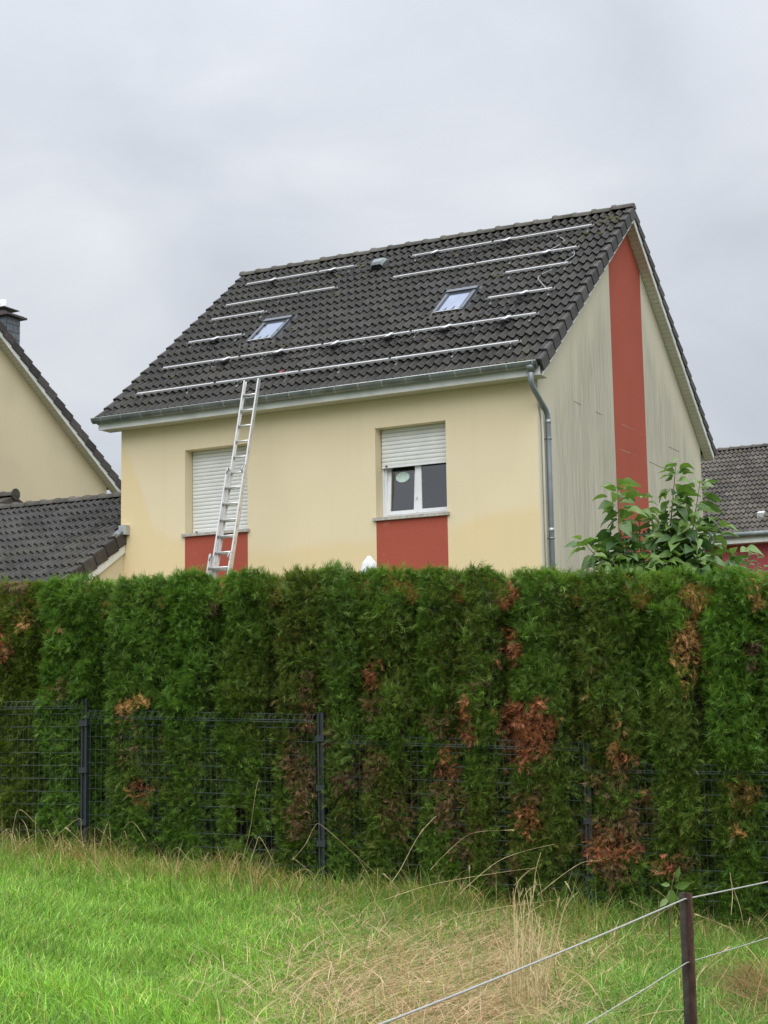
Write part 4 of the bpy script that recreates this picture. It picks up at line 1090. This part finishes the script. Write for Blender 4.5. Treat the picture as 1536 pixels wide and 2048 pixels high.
        if dd.sum() > 12:
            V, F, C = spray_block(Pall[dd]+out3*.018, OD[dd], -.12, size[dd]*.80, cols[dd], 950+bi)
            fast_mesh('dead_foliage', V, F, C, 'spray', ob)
        m = MB(); b_ = fence_pt(c, -.48); m.tube([(b_[0], b_[1], zg-.05), (b_[0]+.01, b_[1], zg+H*.5), (b_[0], b_[1], zt-.25)], [.045, .03, .012], 8); m.build('trunk', 'bark', ob)
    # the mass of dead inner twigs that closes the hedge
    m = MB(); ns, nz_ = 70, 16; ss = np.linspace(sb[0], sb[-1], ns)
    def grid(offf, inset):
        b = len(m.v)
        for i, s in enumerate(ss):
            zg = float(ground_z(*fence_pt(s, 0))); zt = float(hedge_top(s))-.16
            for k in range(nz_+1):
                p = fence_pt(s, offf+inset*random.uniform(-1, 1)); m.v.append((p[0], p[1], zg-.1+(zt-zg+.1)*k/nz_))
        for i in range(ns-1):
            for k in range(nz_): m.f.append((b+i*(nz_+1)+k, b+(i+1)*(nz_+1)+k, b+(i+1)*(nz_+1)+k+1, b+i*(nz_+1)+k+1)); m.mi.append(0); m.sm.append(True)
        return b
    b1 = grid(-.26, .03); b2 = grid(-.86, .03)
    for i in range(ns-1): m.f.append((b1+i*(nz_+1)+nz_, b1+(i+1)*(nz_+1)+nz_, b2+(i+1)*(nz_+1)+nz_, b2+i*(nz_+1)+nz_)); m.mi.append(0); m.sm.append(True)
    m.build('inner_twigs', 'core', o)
hedge()

# ------------------------------------------------------------------ wire mesh fence
def fence():
    c0 = fence_pt(2.0); o = thing('fence', (c0[0], c0[1], float(ground_z(*c0))), 'dark wire mesh garden fence stepping down along the hedge', 'fence')
    step = np.linalg.norm(FB-FA)/2
    tops = {-2: (.30, .27), -1: (.150, .138), 0: (.062, .0), 1: (-.148, -.222), 2: (-.368, -.40), 3: (-.56, -.60), 4: (-.75, -.79)}
    d3 = Vector((FD[0], FD[1], 0)); o3 = Vector((FN[0], FN[1], 0)); H = 1.23
    for k, (z0, z1) in tops.items():
        a = fence_pt(k*step+.045); c = fence_pt((k+1)*step-.035)
        A = Vector((a[0], a[1], z0+EZ)); B = Vector((c[0], c[1], z1+EZ)); off = o3*.035
        m = MB(); ln = (B-A).length
        def hw(h, q, r=.0023): m.tube([A+off+Vector((0,0,-h))+o3*q, B+off+Vector((0,0,-h))+o3*q], r, 5)
        hw(0, 0); hw(.050-.008, .035); hw(.050+.008, .035); hw(.100, 0)
        h = .2
        while h < H-.03: hw(h, 0); h += .1
        n = int(ln/.05)
        for i in range(n+1):
            p = A.lerp(B, (i+.3)/(n+.6))+off
            m.tube([p+Vector((0,0,.004)), p+o3*.035+Vector((0,0,-.042))], .0022, 4, 0, False); m.tube([p+o3*.035+Vector((0,0,-.058)), p+Vector((0,0,-.1)), p+Vector((0,0,-H))], .0015, 4, 0, False)
            m.tube([p+o3*.035+Vector((0,0,-.042)), p+o3*.035+Vector((0,0,-.058))], .0026, 4, 0, False)
        m.build('wire_panel', 'wire', o)
    for k in range(-1, 5):
        q = fence_pt(k*step); zt = max(tops[k-1][1], tops[k][0])+EZ+.015; zg = float(ground_z(*q))
        T = frame((q[0], q[1], 0), d3, -o3, (0,0,1)); m = MB()
        m.box((-.024, -.012, zg-.3), (.024, .035, zt), 0, T); m.box((-.024, -.030, zg-.3), (-.012, -.012, zt), 0, T); m.box((.012, -.030, zg-.3), (.024, -.012, zt), 0, T)
        po = m.build('fence_post', 'fence', o)
        for dz in (.19, .55, .95):
            b = MB(); b.box((-.034, -.044, zt-dz-.022), (.034, -.030, zt-dz+.022), 0, T); b.box((-.034, -.030, zt-dz-.022), (-.026, .02, zt-dz+.022), 0, T); b.box((.026, -.030, zt-dz-.022), (.034, .02, zt-dz+.022), 0, T)
            b.build('panel_clamp', 'fence', po)
fence()

# ------------------------------------------------------------------ electric fence in the foreground
def rope_fence():
    p = at(1374, 1850, 5.0); zg = float(ground_z(p[0], p[1])); top = at(1370, 1785, 5.0)[2]
    o = thing('fence_post', (p[0], p[1], zg), 'rusty brown steel angle post carrying two white ropes', 'post')
    m = MB(); T = frame((p[0], p[1], 0), tuple(GR), tuple(GF), (0,0,1)) @ Matrix.Rotation(R(-1.0), 4, 'Y')
    a = R(38); Tq = frame((p[0], p[1], 0), tuple(GR*math.cos(a)+GF*math.sin(a)), tuple(-GR*math.sin(a)+GF*math.cos(a)), (0,0,1))
    m.box((-.029, -.003, zg-.3), (0.0, .003, top), 0, Tq); ob = m.build('post_flange', 'rust', o)
    a2 = R(-62); Tr = frame((p[0], p[1], 0), tuple(GR*math.cos(a2)+GF*math.sin(a2)), tuple(-GR*math.sin(a2)+GF*math.cos(a2)), (0,0,1))
    m = MB(); m.box((0.0, -.003, zg-.3), (.029, .003, top), 0, Tr); m.build('post_flange', 'rust_edge', o)
    def rp(pts, rad, mname, label):
        q = MB(); out = []
        P = [Vector(x) for x in pts]
        for u, v in zip(P[:-1], P[1:]):
            for t in np.linspace(0, 1, 12, endpoint=False):
                w = u.lerp(v, t); w.z -= .004*math.sin(math.pi*t)*(v-u).length; out.append(w)
        out.append(P[-1]); q.tube(out, rad, 7)
        tag(q.build('rope', mname), label, 'rope', 'ropes of the pasture fence')
    def line(z_post, right, left):
        c = EYE+GR*.935+GF*4.965; c[2] = z_post
        r_, l_ = at(*right), at(*left)
        return [tuple(c+(l_-c)*1.6), tuple(c), tuple(c+(r_-c)*4)]
    zu = at(1372, 1796, 5.0)[2]; zl = at(1384, 1922, 5.0)[2]
    rp(line(zu, (1536, 1757, 5.9), (740, 2042, 2.95)), .0026, 'rope', 'upper bright white rope tied near the top of the rusty post')
    rp(line(zl, (1536, 1869, 5.9), (1170, 2046, 4.18)), .0019, 'rope_dull', 'lower greyish rope tied halfway down the rusty post')
rope_fence()

# ------------------------------------------------------------------ plants behind and before the hedge
def leaf_mesh(name, m, ln=1.0, wid=.36, fold=.12, droop=.3, seed=0, heart=True):
    mb = MB(); n = 6; rr = random.Random(seed); rows = []
    prof = [0.12, .66, .97, 1.0, .78, .40, 0.0] if heart else [.1, .6, .95, 1.0, .72, .36, 0]
    for i in range(n+1):
        t = i/n; y = t*ln; z = -droop*ln*t*t+.02*rr.uniform(-1, 1); w = wid*ln*prof[i]
        rows.append([(-w, y-(.04 if i == 1 else 0), z+fold*w/wid+.03*rr.uniform(-1, 1)*ln), (0, y, z), (w, y-(.04 if i == 1 else 0), z+fold*w/wid+.03*rr.uniform(-1, 1)*ln)])
    b = 0
    for r_ in rows: mb.v += r_
    for i in range(n):
        for k in range(2): mb.f.append((3*i+k, 3*i+k+1, 3*i+4+k, 3*i+3+k)); mb.mi.append(0); mb.sm.append(True)
    return mb.mesh(name, m)
LEAVES_A = [leaf_mesh('leaf', 'leafA', 1, .35, .10, .35+.25*i, i) for i in range(3)]
LEAVES_B = [leaf_mesh('leaf', 'leafB', 1, .32, .2, .25+.25*i, 10+i) for i in range(3)]
LEAVES_C = [leaf_mesh('leaf', 'leafC', 1, .13, .1, .3, 20+i, False) for i in range(2)]
def put_leaf(o, p, dirv, size, me, roll=0.0, upv=Vector((0, 0, 1))):
    y = Vector(dirv).normalized(); x = y.cross(upv)
    if x.length < .1: x = Vector((1, 0, 0))
    x.normalize(); z = x.cross(y)
    link('leaf', me, o, frame(p, x*size, y*size, z*size) @ Matrix.Rotation(roll, 4, 'Y'))
def big_shrub():
    D = 12.9; base = at(1300, 1260, D); zg = float(ground_z(base[0], base[1]))
    o = thing('shrub', (base[0], base[1], zg), 'leafy shrub with large pointed leaves rising above the hedge in front of the gable', 'shrub')
    rr = random.Random(21)
    shoots = [  # tip pixel, foot pixel, depth offset, leaves
        ((1352,925),(1335,1190),0.0,22),((1234,972),(1262,1190),-.1,20),((1278,985),(1292,1190),.1,15),((1400,965),(1378,1190),.2,20),
        ((1168,1086),(1255,1190),.0,11),((1435,1050),(1392,1190),.1,14),((1205,1085),(1270,1190),.25,9),((1312,1035),(1312,1190),-.15,14),((1376,1010),(1352,1190),-.1,14),((1330,1060),(1328,1190),-.05,12),((1350,1075),(1345,1190),-.2,12),((1385,1055),(1365,1190),-.2,12),((1250,1105),(1285,1190),-.2,10),((1475,1105),(1410,1190),-.05,9),((1330,1120),(1325,1200),-.3,9),((1290,1118),(1300,1200),-.32,9),((1400,1112),(1380,1200),-.3,9),((1222,1118),(1260,1200),-.25,7),((1455,1130),(1400,1200),-.2,7)]
    for (tx, ty), (fx, fy), dd, nl in shoots:
        nl = int(nl*(3.6 if ty < 1080 else 5.0))
        a = Vector(at(fx, fy, D+dd)); t = Vector(at(tx, ty, D+dd+rr.uniform(-.15, .15))); root = Vector((base[0]+rr.uniform(-.12, .12), base[1]+rr.uniform(-.12, .12), zg))
        mid = a.lerp(t, .5)+Vector((rr.uniform(-.05, .05), rr.uniform(-.04, .04), .03))
        m = MB(); m.tube([root, root.lerp(a, .6), a, mid, t], [.016, .013, .010, .0065, .003], 6); m.build('stem', 'stem', o)
        for i in range(nl):
            u = (i+.3)/nl; p = (a.lerp(mid, u*2) if u < .5 else mid.lerp(t, u*2-1))
            ang = i*2.4+rr.uniform(-.4, .4); top = u > .86
            d_ = Vector((math.cos(ang), math.sin(ang), 0)); d_ = Vector(GR)*d_.x*1.15+Vector(GF)*d_.y
            d_.z = rr.uniform(-.65, .45) if not top else rr.uniform(.0, .7)
            q = p+d_.normalized()*rr.uniform(.01, .09)
            sz = rr.triangular(.075, .19, .13)*(1.05-.30*max(0, u-.5))
            young = rr.random() < (.75 if u > .72 else .22)
            put_leaf(o, q, d_, sz, rr.choice(LEAVES_B if young else LEAVES_A), rr.uniform(-.8, .8))
big_shrub()
def small_shrubs():
    rr = random.Random(4); D = 13.0
    b = at(1495, 1200, D); zg = float(ground_z(b[0], b[1]))
    o = thing('shrub', (b[0], b[1], zg), 'small silvery green shrub with narrow leaves at the right end above hedge', 'shrub')
    for (tx, ty), (fx, fy) in (((1498,1105),(1492,1190)),((1516,1112),(1508,1190)),((1530,1132),(1515,1190)),((1488,1150),(1495,1200)),((1556,1120),(1548,1200))):
        a = Vector(at(fx, fy, D)); t = Vector(at(tx, ty, D)); m = MB(); m.tube([(b[0], b[1], zg), a, t], [.008, .006, .003], 5); m.build('stem', 'stem', o)
        for i in range(13):
            p = a.lerp(t, .1+.9*i/12); an = i*2.2; d_ = Vector(GR)*math.cos(an)+Vector(GF)*math.sin(an); d_.z = rr.uniform(.0, .6)
            put_leaf(o, p, d_, rr.uniform(.07, .11), rr.choice(LEAVES_C), rr.uniform(-.6, .6))
    D = 12.2; b = at(1468, 1200, D); zg = float(ground_z(b[0], b[1]))
    o = thing('conifer', (b[0], b[1], zg), 'blue grey conifer tip just showing over the hedge beside the leafy shrub', 'conifer')
    m = MB(); m.tube([(b[0], b[1], zg), tuple(at(1468, 1122, D))], [.03, .006], 6); m.build('trunk', 'bark', o)
    q = MB()
    for i in range(420):
        u = rr.random()**.6; c = Vector(at(1468, 1124+u*80, D)); an = rr.uniform(0, 6.28); l = rr.uniform(.03, .07)+.06*u
        d_ = Vector((math.cos(an), math.sin(an), rr.uniform(-.1, .6))); s_ = d_.cross(Vector((0, 0, 1))).normalized()*.006; c = c+d_*rr.uniform(0, .08+.16*u)
        q.face([c-s_, c+s_, c+d_*l])
    q.build('needles', 'leafD', o)
small_shrubs()
def sapling():
    D = 9.6; b = at(1338, 1860, D); b[2] = float(ground_z(b[0], b[1]))
    o = thing('sapling', tuple(b), 'young plant with broad green leaves just behind the rusty post', 'sapling')
    pts = [tuple(b), tuple(at(1338, 1810, D)), tuple(at(1345, 1765, D)), tuple(at(1350, 1745, D))]
    m = MB(); m.tube(pts, [.005, .004, .003, .002], 5); m.build('stem', 'stem', o)
    U = np.array([0, 0, 1.0]); md = [leaf_mesh('leaf', 'leafB', 1, .25, .1, .15, 40+i, False) for i in range(2)]
    for px, py, dx, dz, sz in ((1348,1772,1,.12,.115),(1344,1778,-.1,-1,.115),(1350,1755,.5,.9,.075),(1340,1770,-.9,.1,.06),(1336,1798,-.8,-.6,.075),(1345,1790,.6,-.35,.06)):
        d_ = GR*dx+U*dz-GF*.15; put_leaf(o, Vector(at(px, py, D)), Vector(d_), sz, md[px % 2], 0.5, Vector(-GF))
    c = at(8, 1786, 10.2); g = float(ground_z(c[0], c[1])); o = thing('clover_flower', (c[0], c[1], g), 'single pink clover flower in the lawn at the left edge', 'flower')
    m = MB(); m.tube([(c[0], c[1], g), tuple(c)], .0025, 5); m.build('stem', 'stem', o)
    m = MB()
    for i in range(30):
        v = Vector((rr_.gauss(0, 1), rr_.gauss(0, 1), rr_.gauss(.3, 1))).normalized(); k = v.orthogonal().normalized()*.003; cc = Vector(c)
        m.face([cc-k, cc+k, cc+v*.016])
    m.build('petals', 'clover', o)
rr_ = random.Random(2)
sapling()
def parasol():
    D = 16.5; tip = at(738, 1112, D); zg = float(ground_z(tip[0], tip[1]))
    o = thing('parasol', (tip[0], tip[1], zg), 'white top of a closed garden parasol peeking over the hedge', 'parasol')
    m = MB(); n = 16; rings = [(.0, .015), (-.02, .030), (-.075, .066), (-.2, .09), (-.7, .13), (-1.3, .10)]
    for dz, r_ in rings:
        for k in range(n):
            t = 2*math.pi*k/n; q = r_*(1+(.16 if k % 2 else -.1)*(dz < -.05)); m.v.append((tip[0]+q*math.cos(t), tip[1]+q*math.sin(t), tip[2]+dz))
    for i in range(len(rings)-1):
        for k in range(n): m.f.append((i*n+k, (i+1)*n+k, (i+1)*n+(k+1) % n, i*n+(k+1) % n)); m.mi.append(0); m.sm.append(False)
    m.f.append(tuple(range(n))); m.mi.append(0); m.sm.append(False); m.build('canopy', 'cloth', o)
    m = MB(); m.tube([(tip[0], tip[1], zg), (tip[0], tip[1], tip[2]-.05)], .02, 8); m.build('pole', 'steel', o)
parasol()

# ------------------------------------------------------------------ grass
def blades(name, root, height, lean, width, col, matname, seg=3, tipc=(1.15, 1.1, .9), kind='stuff', curl=1.0):
    """root (n,3), lean (n,2) horizontal reach of the tip, blades bend over towards it"""
    n = len(root); rr = np.random.default_rng(len(name)+n)
    az = rr.uniform(0, math.pi*2, n); side = np.stack([np.cos(az), np.sin(az), np.zeros(n)], 1)
    ts = np.linspace(0, 1, seg+1); V = np.zeros((n, 2*seg+1, 3)); C = np.zeros((n, 2*seg+1, 3))
    for k, t in enumerate(ts):
        p = root.copy(); p[:, :2] += lean*(t**1.8)[None] if False else lean*(t**1.7)
        p[:, 2] += height*(t-curl*.38*t**3*np.clip(np.linalg.norm(lean, axis=1)/np.maximum(height, 1e-3), 0, 1.6))
        wd = width*(1-t**1.6)*(1 if k else .8); cc = col*(np.array(tipc)*t+np.array([1.1, .92, .95])*(1-t))
        if k < seg:
            V[:, 2*k] = p-side*wd[:, None]/2; V[:, 2*k+1] = p+side*wd[:, None]/2; C[:, 2*k] = cc; C[:, 2*k+1] = cc
        else: V[:, 2*k] = p; C[:, 2*k] = cc
    nv = 2*seg+1; F = []
    for k in range(seg-1): F += [(2*k, 2*k+1, 2*k+3), (2*k, 2*k+3, 2*k+2)]
    F.append((2*seg-2, 2*seg-1, 2*seg)); F = np.array(F)
    Fa = (F[None]+(np.arange(n)*nv)[:, None, None]).reshape(-1, 3)
    o = fast_mesh(name, V.reshape(-1, 3), Fa, C.reshape(-1, 3), matname); tag(o, kind=kind)
    return o
def field_points(n, s0, s1, d0, d1, seed):
    rr = np.random.default_rng(seed); s = rr.uniform(s0, s1, n); d = rr.uniform(d0, d1, n)
    xy = EYE[:2]+GR[:2]*s[:, None]+GF[:2]*d[:, None]
    q = (xy-FA)@FN                                # distance in front of the fence
    ok = q > -.10; xy, s, d, q = xy[ok], s[ok], d[ok], q[ok]
    z = ground_z(xy[:, 0], xy[:, 1]); P = np.concatenate([xy, z[:, None]], 1)
    return P, s, d, q
def grass():
    rr = np.random.default_rng(77)
    P, s, d, q = field_points(235000, -3.6, 3.6, 5.4, 13.0, 1)
    px, py = to_px(P); n = len(P)
    vis = (px > -160) & (px < 1700) & (py < 2140)
    keep = vis | (rr.uniform(0, 1, n) < .25)
    P, px, py, q, s, d = P[keep], px[keep], py[keep], q[keep], s[keep], d[keep]; n = len(P)
    nz1 = vnoise(P[:, 0]*1.3+50, P[:, 1]*1.3+50, 51); nz2 = vnoise(P[:, 0]*5+90, P[:, 1]*5+90, 52)
    fringe = np.exp(-np.clip(q, 0, 9)/.42)
    straw = np.clip(1.25*np.exp(-(((px-860)/300)**2+((py-2010)/125)**2))+.95*np.exp(-(((px-1030)/130)**2+((py-1930)/110)**2))+.35*np.exp(-(((px-1240)/120)**2+((py-1925)/40)**2))+.6*np.exp(-(((px-1510)/70)**2+((py-2015)/60)**2))+.25*np.exp(-(((px-760)/150)**2+((py-1850)/60)**2)), 0, 1)
    right = sstep(560, 760, px+.25*(py-1850))
    g_l1, g_l2 = np.array([.118, .275, .034]), np.array([.270, .470, .110])
    g_d1, g_d2 = np.array([.090, .232, .040]), np.array([.225, .405, .105])
    dry1, dry2 = np.array([.36, .265, .12]), np.array([.58, .47, .27])
    t = np.clip(.5+.5*nz2*.6+rr.normal(0, .3, n), 0, 1)[:, None]
    col = (g_l1*(1-t)+g_l2*t)*(1-right[:, None])+(g_d1*(1-t)+g_d2*t)*right[:, None]
    pdry = np.clip(.03+.04*right+.60*fringe*(.7+.5*nz1)+.20*straw, 0, .9)
    isd = rr.uniform(0, 1, n) < pdry; td = rr.uniform(0, 1, (n, 1)); col[isd] = (dry1*(1-td)+dry2*td)[isd]
    yel = (~isd) & (rr.uniform(0, 1, n) < .08+.35*fringe+.12*straw); col[yel] = col[yel]*.55+np.array([.19, .20, .045])*.6
    h = rr.uniform(.07, .15, n)*(1+.25*nz1)*(1+.45*right)+fringe*rr.uniform(.02, .22, n)
    h *= np.where(straw > .5, .75, 1)
    ang = rr.normal(2.6, 1.5, n)+2*nz1; reach = h*np.abs(rr.normal(.75, .40, n))*(1+.6*right+.4*straw)
    col = col*np.exp(rr.normal(0, .34, n))[:, None]*(1.12+.10*nz1+.12*nz2)[:, None]
    lean = np.stack([np.cos(ang), np.sin(ang)], 1)*reach[:, None]
    far = rr.uniform(.0050, .0092, n)
    blades('grass', P, h, lean, far, col, 'grass')
    # long rank grass along the fence and in the right half, bending over
    P, s, d, q = field_points(130000, -4.0, 4.0, 6.0, 13.2, 2); px, py = to_px(P); n = len(P)
    fr = np.exp(-np.clip(q-.05, 0, 9)/.34); right = sstep(620, 860, px)
    kp = rr.uniform(0, 1, n) < np.clip(.95*fr+.30*right*np.exp(-np.clip(q, 0, 9)/1.1), 0, 1); P, px, py, q = P[kp], px[kp], py[kp], q[kp]; n = len(P)
    nz1 = vnoise(P[:, 0]*2+9, P[:, 1]*2+9, 61); clump = np.clip(.5+.6*vnoise(P[:, 0]*3.2, P[:, 1]*3.2, 62), 0, 1)
    h = rr.uniform(.14, .36, n)*(.5+1.0*clump); ang = rr.uniform(0, 6.28, n)+nz1; reach = h*rr.uniform(.2, 1.15, n); lean = np.stack([np.cos(ang), np.sin(ang)], 1)*reach[:, None]
    t = rr.uniform(0, 1, (n, 1)); col = np.array([.075, .180, .030])*(1-t)+np.array([.20, .34, .08])*t
    isd = rr.uniform(0, 1, n) < np.where(px < 700, .40, .14)*(.6+.8*clump); col[isd] = (np.array([.30, .21, .095])*(1-t)+np.array([.60, .48, .27])*t)[isd]
    blades('grass', P, h, lean, rr.uniform(.004, .0075, n), col, 'grass', 4)
    # flattened straw heap in the middle and the darker one at the right edge
    n0 = 130000; P, s, d, q = field_points(n0, -1.2, 3.2, 4.8, 10.6, 3); px, py = to_px(P); n = len(P)
    w = 1.3*np.exp(-(((px-840)/240)**2+((py-2055)/115)**2))+.5*np.exp(-(((px-1045)/110)**2+((py-1930)/90)**2))+.08*np.exp(-(((px-1230)/130)**2+((py-1915)/40)**2))+1.3*np.exp(-(((px-1515)/50)**2+((py-2020)/42)**2))+.08*np.exp(-(((px-720)/150)**2+((py-1860)/60)**2))+.02*np.exp(-(((px-1150)/330)**2+((py-1950)/90)**2))
    kp = rr.uniform(0, 1, n) < np.clip(w, 0, 1.15)*.50; P, px, py = P[kp], px[kp], py[kp]; n = len(P)
    P[:, 2] += rr.uniform(0, .10, n)+.12*np.exp(-(((px-1515)/55)**2+((py-2030)/50)**2))*rr.uniform(0, 1, n)
    ln = rr.uniform(.16, .55, n); base = np.where(px < 1000, .55, 1.9)+rr.normal(0, .75, n)+np.where(rr.uniform(0, 1, n) < .3, 1.7, 0); hh = ln*np.abs(rr.normal(.07, .10, n))
    lean = np.stack([np.cos(base+YAW), np.sin(base+YAW)], 1)*ln[:, None]
    t = rr.uniform(0, 1, (n, 1)); col = np.array([.42, .30, .15])*(1-t)+np.array([.78, .66, .42])*t
    dk = (px > 1400) | (rr.uniform(0, 1, n) < .22); col[dk] *= np.array([.46, .38, .30])
    blades('dry_grass', P, hh+.02, lean, rr.uniform(.0032, .006, n), col, 'straw', 4, (1, 1, 1), 'stuff', .5)
def weeds():
    rr = random.Random(8); m = MB()
    for i in range(120):
        if True:
            q = fence_pt(rr.uniform(-1.3, 5.6), rr.uniform(.03, .35)); b = Vector((q[0], q[1], float(ground_z(*q))))
        for k in range(rr.randint(3, 7)):
            an = rr.uniform(0, 6.28); el = rr.uniform(.3, 1.2); l = rr.uniform(.05, .13); w = l*rr.uniform(.16, .30)
            d_ = Vector((math.cos(an)*math.cos(el), math.sin(an)*math.cos(el), math.sin(el))); sd_ = Vector((-math.sin(an), math.cos(an), 0)); o_ = b+d_*rr.uniform(.02, .06)
            p = [o_, o_+d_*l*.5+sd_*w, o_+d_*l-Vector((0, 0, l*.25)), o_+d_*l*.5-sd_*w]
            m.face([p[0], p[1], p[2]], 0, True); m.face([p[0], p[2], p[3]], 0, True)
    tag(m.build('weeds', 'leafA'), kind='stuff')
grass()
weeds()
def stalks():
    """single tall dry stalks and the pale upright bundle"""
    rr = random.Random(31); V = MB(); H = MB()
    def stalk(pts, r0, head=None):
        P = [Vector(p) for p in pts]; out = []
        for i in range(len(P)-1):
            p0, p1, p2, p3 = P[max(i-1, 0)], P[i], P[i+1], P[min(i+2, len(P)-1)]
            for t in np.linspace(0, 1, 5, endpoint=False): out.append(0.5*((2*p1)+(-p0+p2)*t+(2*p0-5*p1+4*p2-p3)*t*t+(-p0+3*p1-3*p2+p3)*t**3))
        out.append(P[-1]); V.tube(out, list(np.linspace(r0, r0*.45, len(out))), 4, 0, False)
        if head:
            d_ = (out[-1]-out[-3]).normalized()
            for k in range(14):
                b = out[-1]-d_*head*k/14; e_ = Vector((rr.gauss(0, 1), rr.gauss(0, 1), rr.gauss(0, 1))); e_ = (d_*1.2+e_.normalized()*.5).normalized()*.022; s_ = e_.orthogonal().normalized()*.0026
                H.face([b-s_, b+s_, b+e_])
    def px_stalk(pix, d0, d1, r0=.0026, head=None):
        n = len(pix)-1; stalk([at(x, y, d0+(d1-d0)*i/n) for i, (x, y) in enumerate(pix)], r0*.72, head)
    px_stalk([(775,1775),(800,1740),(835,1675),(868,1635)], 10.2, 10.3, .003, .16)
    px_stalk([(905,1800),(985,1730),(1040,1705),(1110,1688)], 9.6, 9.9, .0024)
    px_stalk([(1075,1790),(1125,1750),(1165,1725),(1195,1722)], 9.8, 9.9, .0025, .08)
    px_stalk([(768,1800),(860,1770),(980,1748),(1075,1735)], 9.4, 9.7, .0022)
    px_stalk([(860,1740),(910,1690),(950,1665),(1025,1660)], 10.4, 10.5, .002, .06)
    px_stalk([(1065,1900),(1066,1800),(1072,1740),(1082,1705)], 8.2, 8.6, .0022)
    px_stalk([(1110,1900),(1125,1830),(1140,1800),(1155,1785)], 8.5, 8.8, .0026)
    px_stalk([(585,1720),(610,1690),(630,1652),(645,1652),(700,1700),(760,1755)], 10.5, 10.3, .0024)
    px_stalk([(485,1720),(500,1660),(512,1580),(518,1560)], 10.9, 11, .002)
    px_stalk([(495,1740),(512,1690),(520,1675),(545,1720)], 10.6, 10.6, .003)
    px_stalk([(830,1890),(900,1840),(1000,1815),(1110,1800)], 8.6, 9.2, .0024)
    px_stalk([(955,2040),(1010,1960),(1060,1890),(1075,1830)], 7.0, 7.6, .0022)
    px_stalk([(640,1815),(655,1830),(700,1890),(740,1930)], 8.9, 8.4, .0024)
    px_stalk([(500,2020),(540,1960),(600,1900),(650,1860)], 7.0, 8.4, .0022)
    px_stalk([(350,2040),(400,1980),(415,1930),(430,1900)], 6.6, 7.0, .0022)
    px_stalk([(1420,1990),(1440,1960),(1465,1920),(1480,1890)], 7.8, 8.0, .0022)
    px_stalk([(1530,1940),(1500,1900),(1470,1870),(1458,1845)], 8.3, 8.6, .0024)
    px_stalk([(1462,1830),(1465,1790),(1462,1760),(1460,1745)], 9.5, 9.6, .003)
    px_stalk([(1487,1850),(1480,1815),(1470,1785),(1460,1755)], 9.3, 9.4, .0022)
    for i in range(46):                          # pale bundle standing in the straw
        b = at(1060+rr.uniform(-32, 34), 2030+rr.uniform(-70, 40), 7.3+rr.uniform(-.2, .5)); b[2] = float(ground_z(b[0], b[1])); b = Vector(b)
        l = rr.uniform(.28, .62); d_ = Vector(GR)*rr.gauss(.04, .16)+Vector(GF)*rr.gauss(.1, .18)+Vector((0, 0, 1)); d_.normalize()
        stalk([b, b+d_*l*.5, b+d_*l+Vector((rr.gauss(0, .03), rr.gauss(0, .03), -.01))], rr.uniform(.0018, .0032), .05 if rr.random() < .25 else None)
    for i in range(150):                         # broken stalks along the foot of the fence
        s = rr.choice((rr.uniform(-1.2, 2.2), rr.uniform(-1.2, .4), rr.uniform(2.0, 5.6))); q = fence_pt(s, rr.uniform(.02, .45)); b = Vector((q[0], q[1], float(ground_z(*q)))); h = rr.uniform(.10, .24)+(.24*rr.random()**3); an = rr.uniform(0, 6.28)
        d_ = Vector((math.cos(an), math.sin(an), 0)); k1 = b+d_*h*rr.uniform(.1, .7)+Vector((0, 0, h)); 
        if rr.random() < .7: stalk([b, b+d_*h*.1+Vector((0, 0, h*.6)), k1], rr.uniform(.0018, .003), .05 if rr.random() < .3 else None)
        else: stalk([b, b+d_*h*.12+Vector((0, 0, h*.7)), k1+d_*.02, k1+d_*h*.55-Vector((0, 0, h*rr.uniform(.1, .6)))], rr.uniform(.0018, .003))
    for i in range(70):                         # stray stalks leaning over the right half of the field
        b = gpos(rr.uniform(-.6, 2.6), rr.uniform(6.4, 10.2)); b = Vector(b); l = rr.uniform(.2, .6); an = rr.gauss(YAW+.3, 1.1); e_ = rr.uniform(.15, .9)
        d_ = Vector((math.cos(an)*math.cos(e_), math.sin(an)*math.cos(e_), math.sin(e_)))
        stalk([b, b+d_*l*.5+Vector((0, 0, .02)), b+d_*l-Vector((0, 0, .05*l))], rr.uniform(.0014, .0026), .05 if rr.random() < .2 else None)
    MAT['stalk'] = simple('pale dry stalk', (0.52, 0.42, 0.23), 0.7, var=.3, scale=9, c2=(.30, .22, .10))
    tag(V.build('dry_stalks', 'stalk'), kind='stuff'); tag(H.build('seed_heads', 'stalk'), kind='stuff')
stalks()
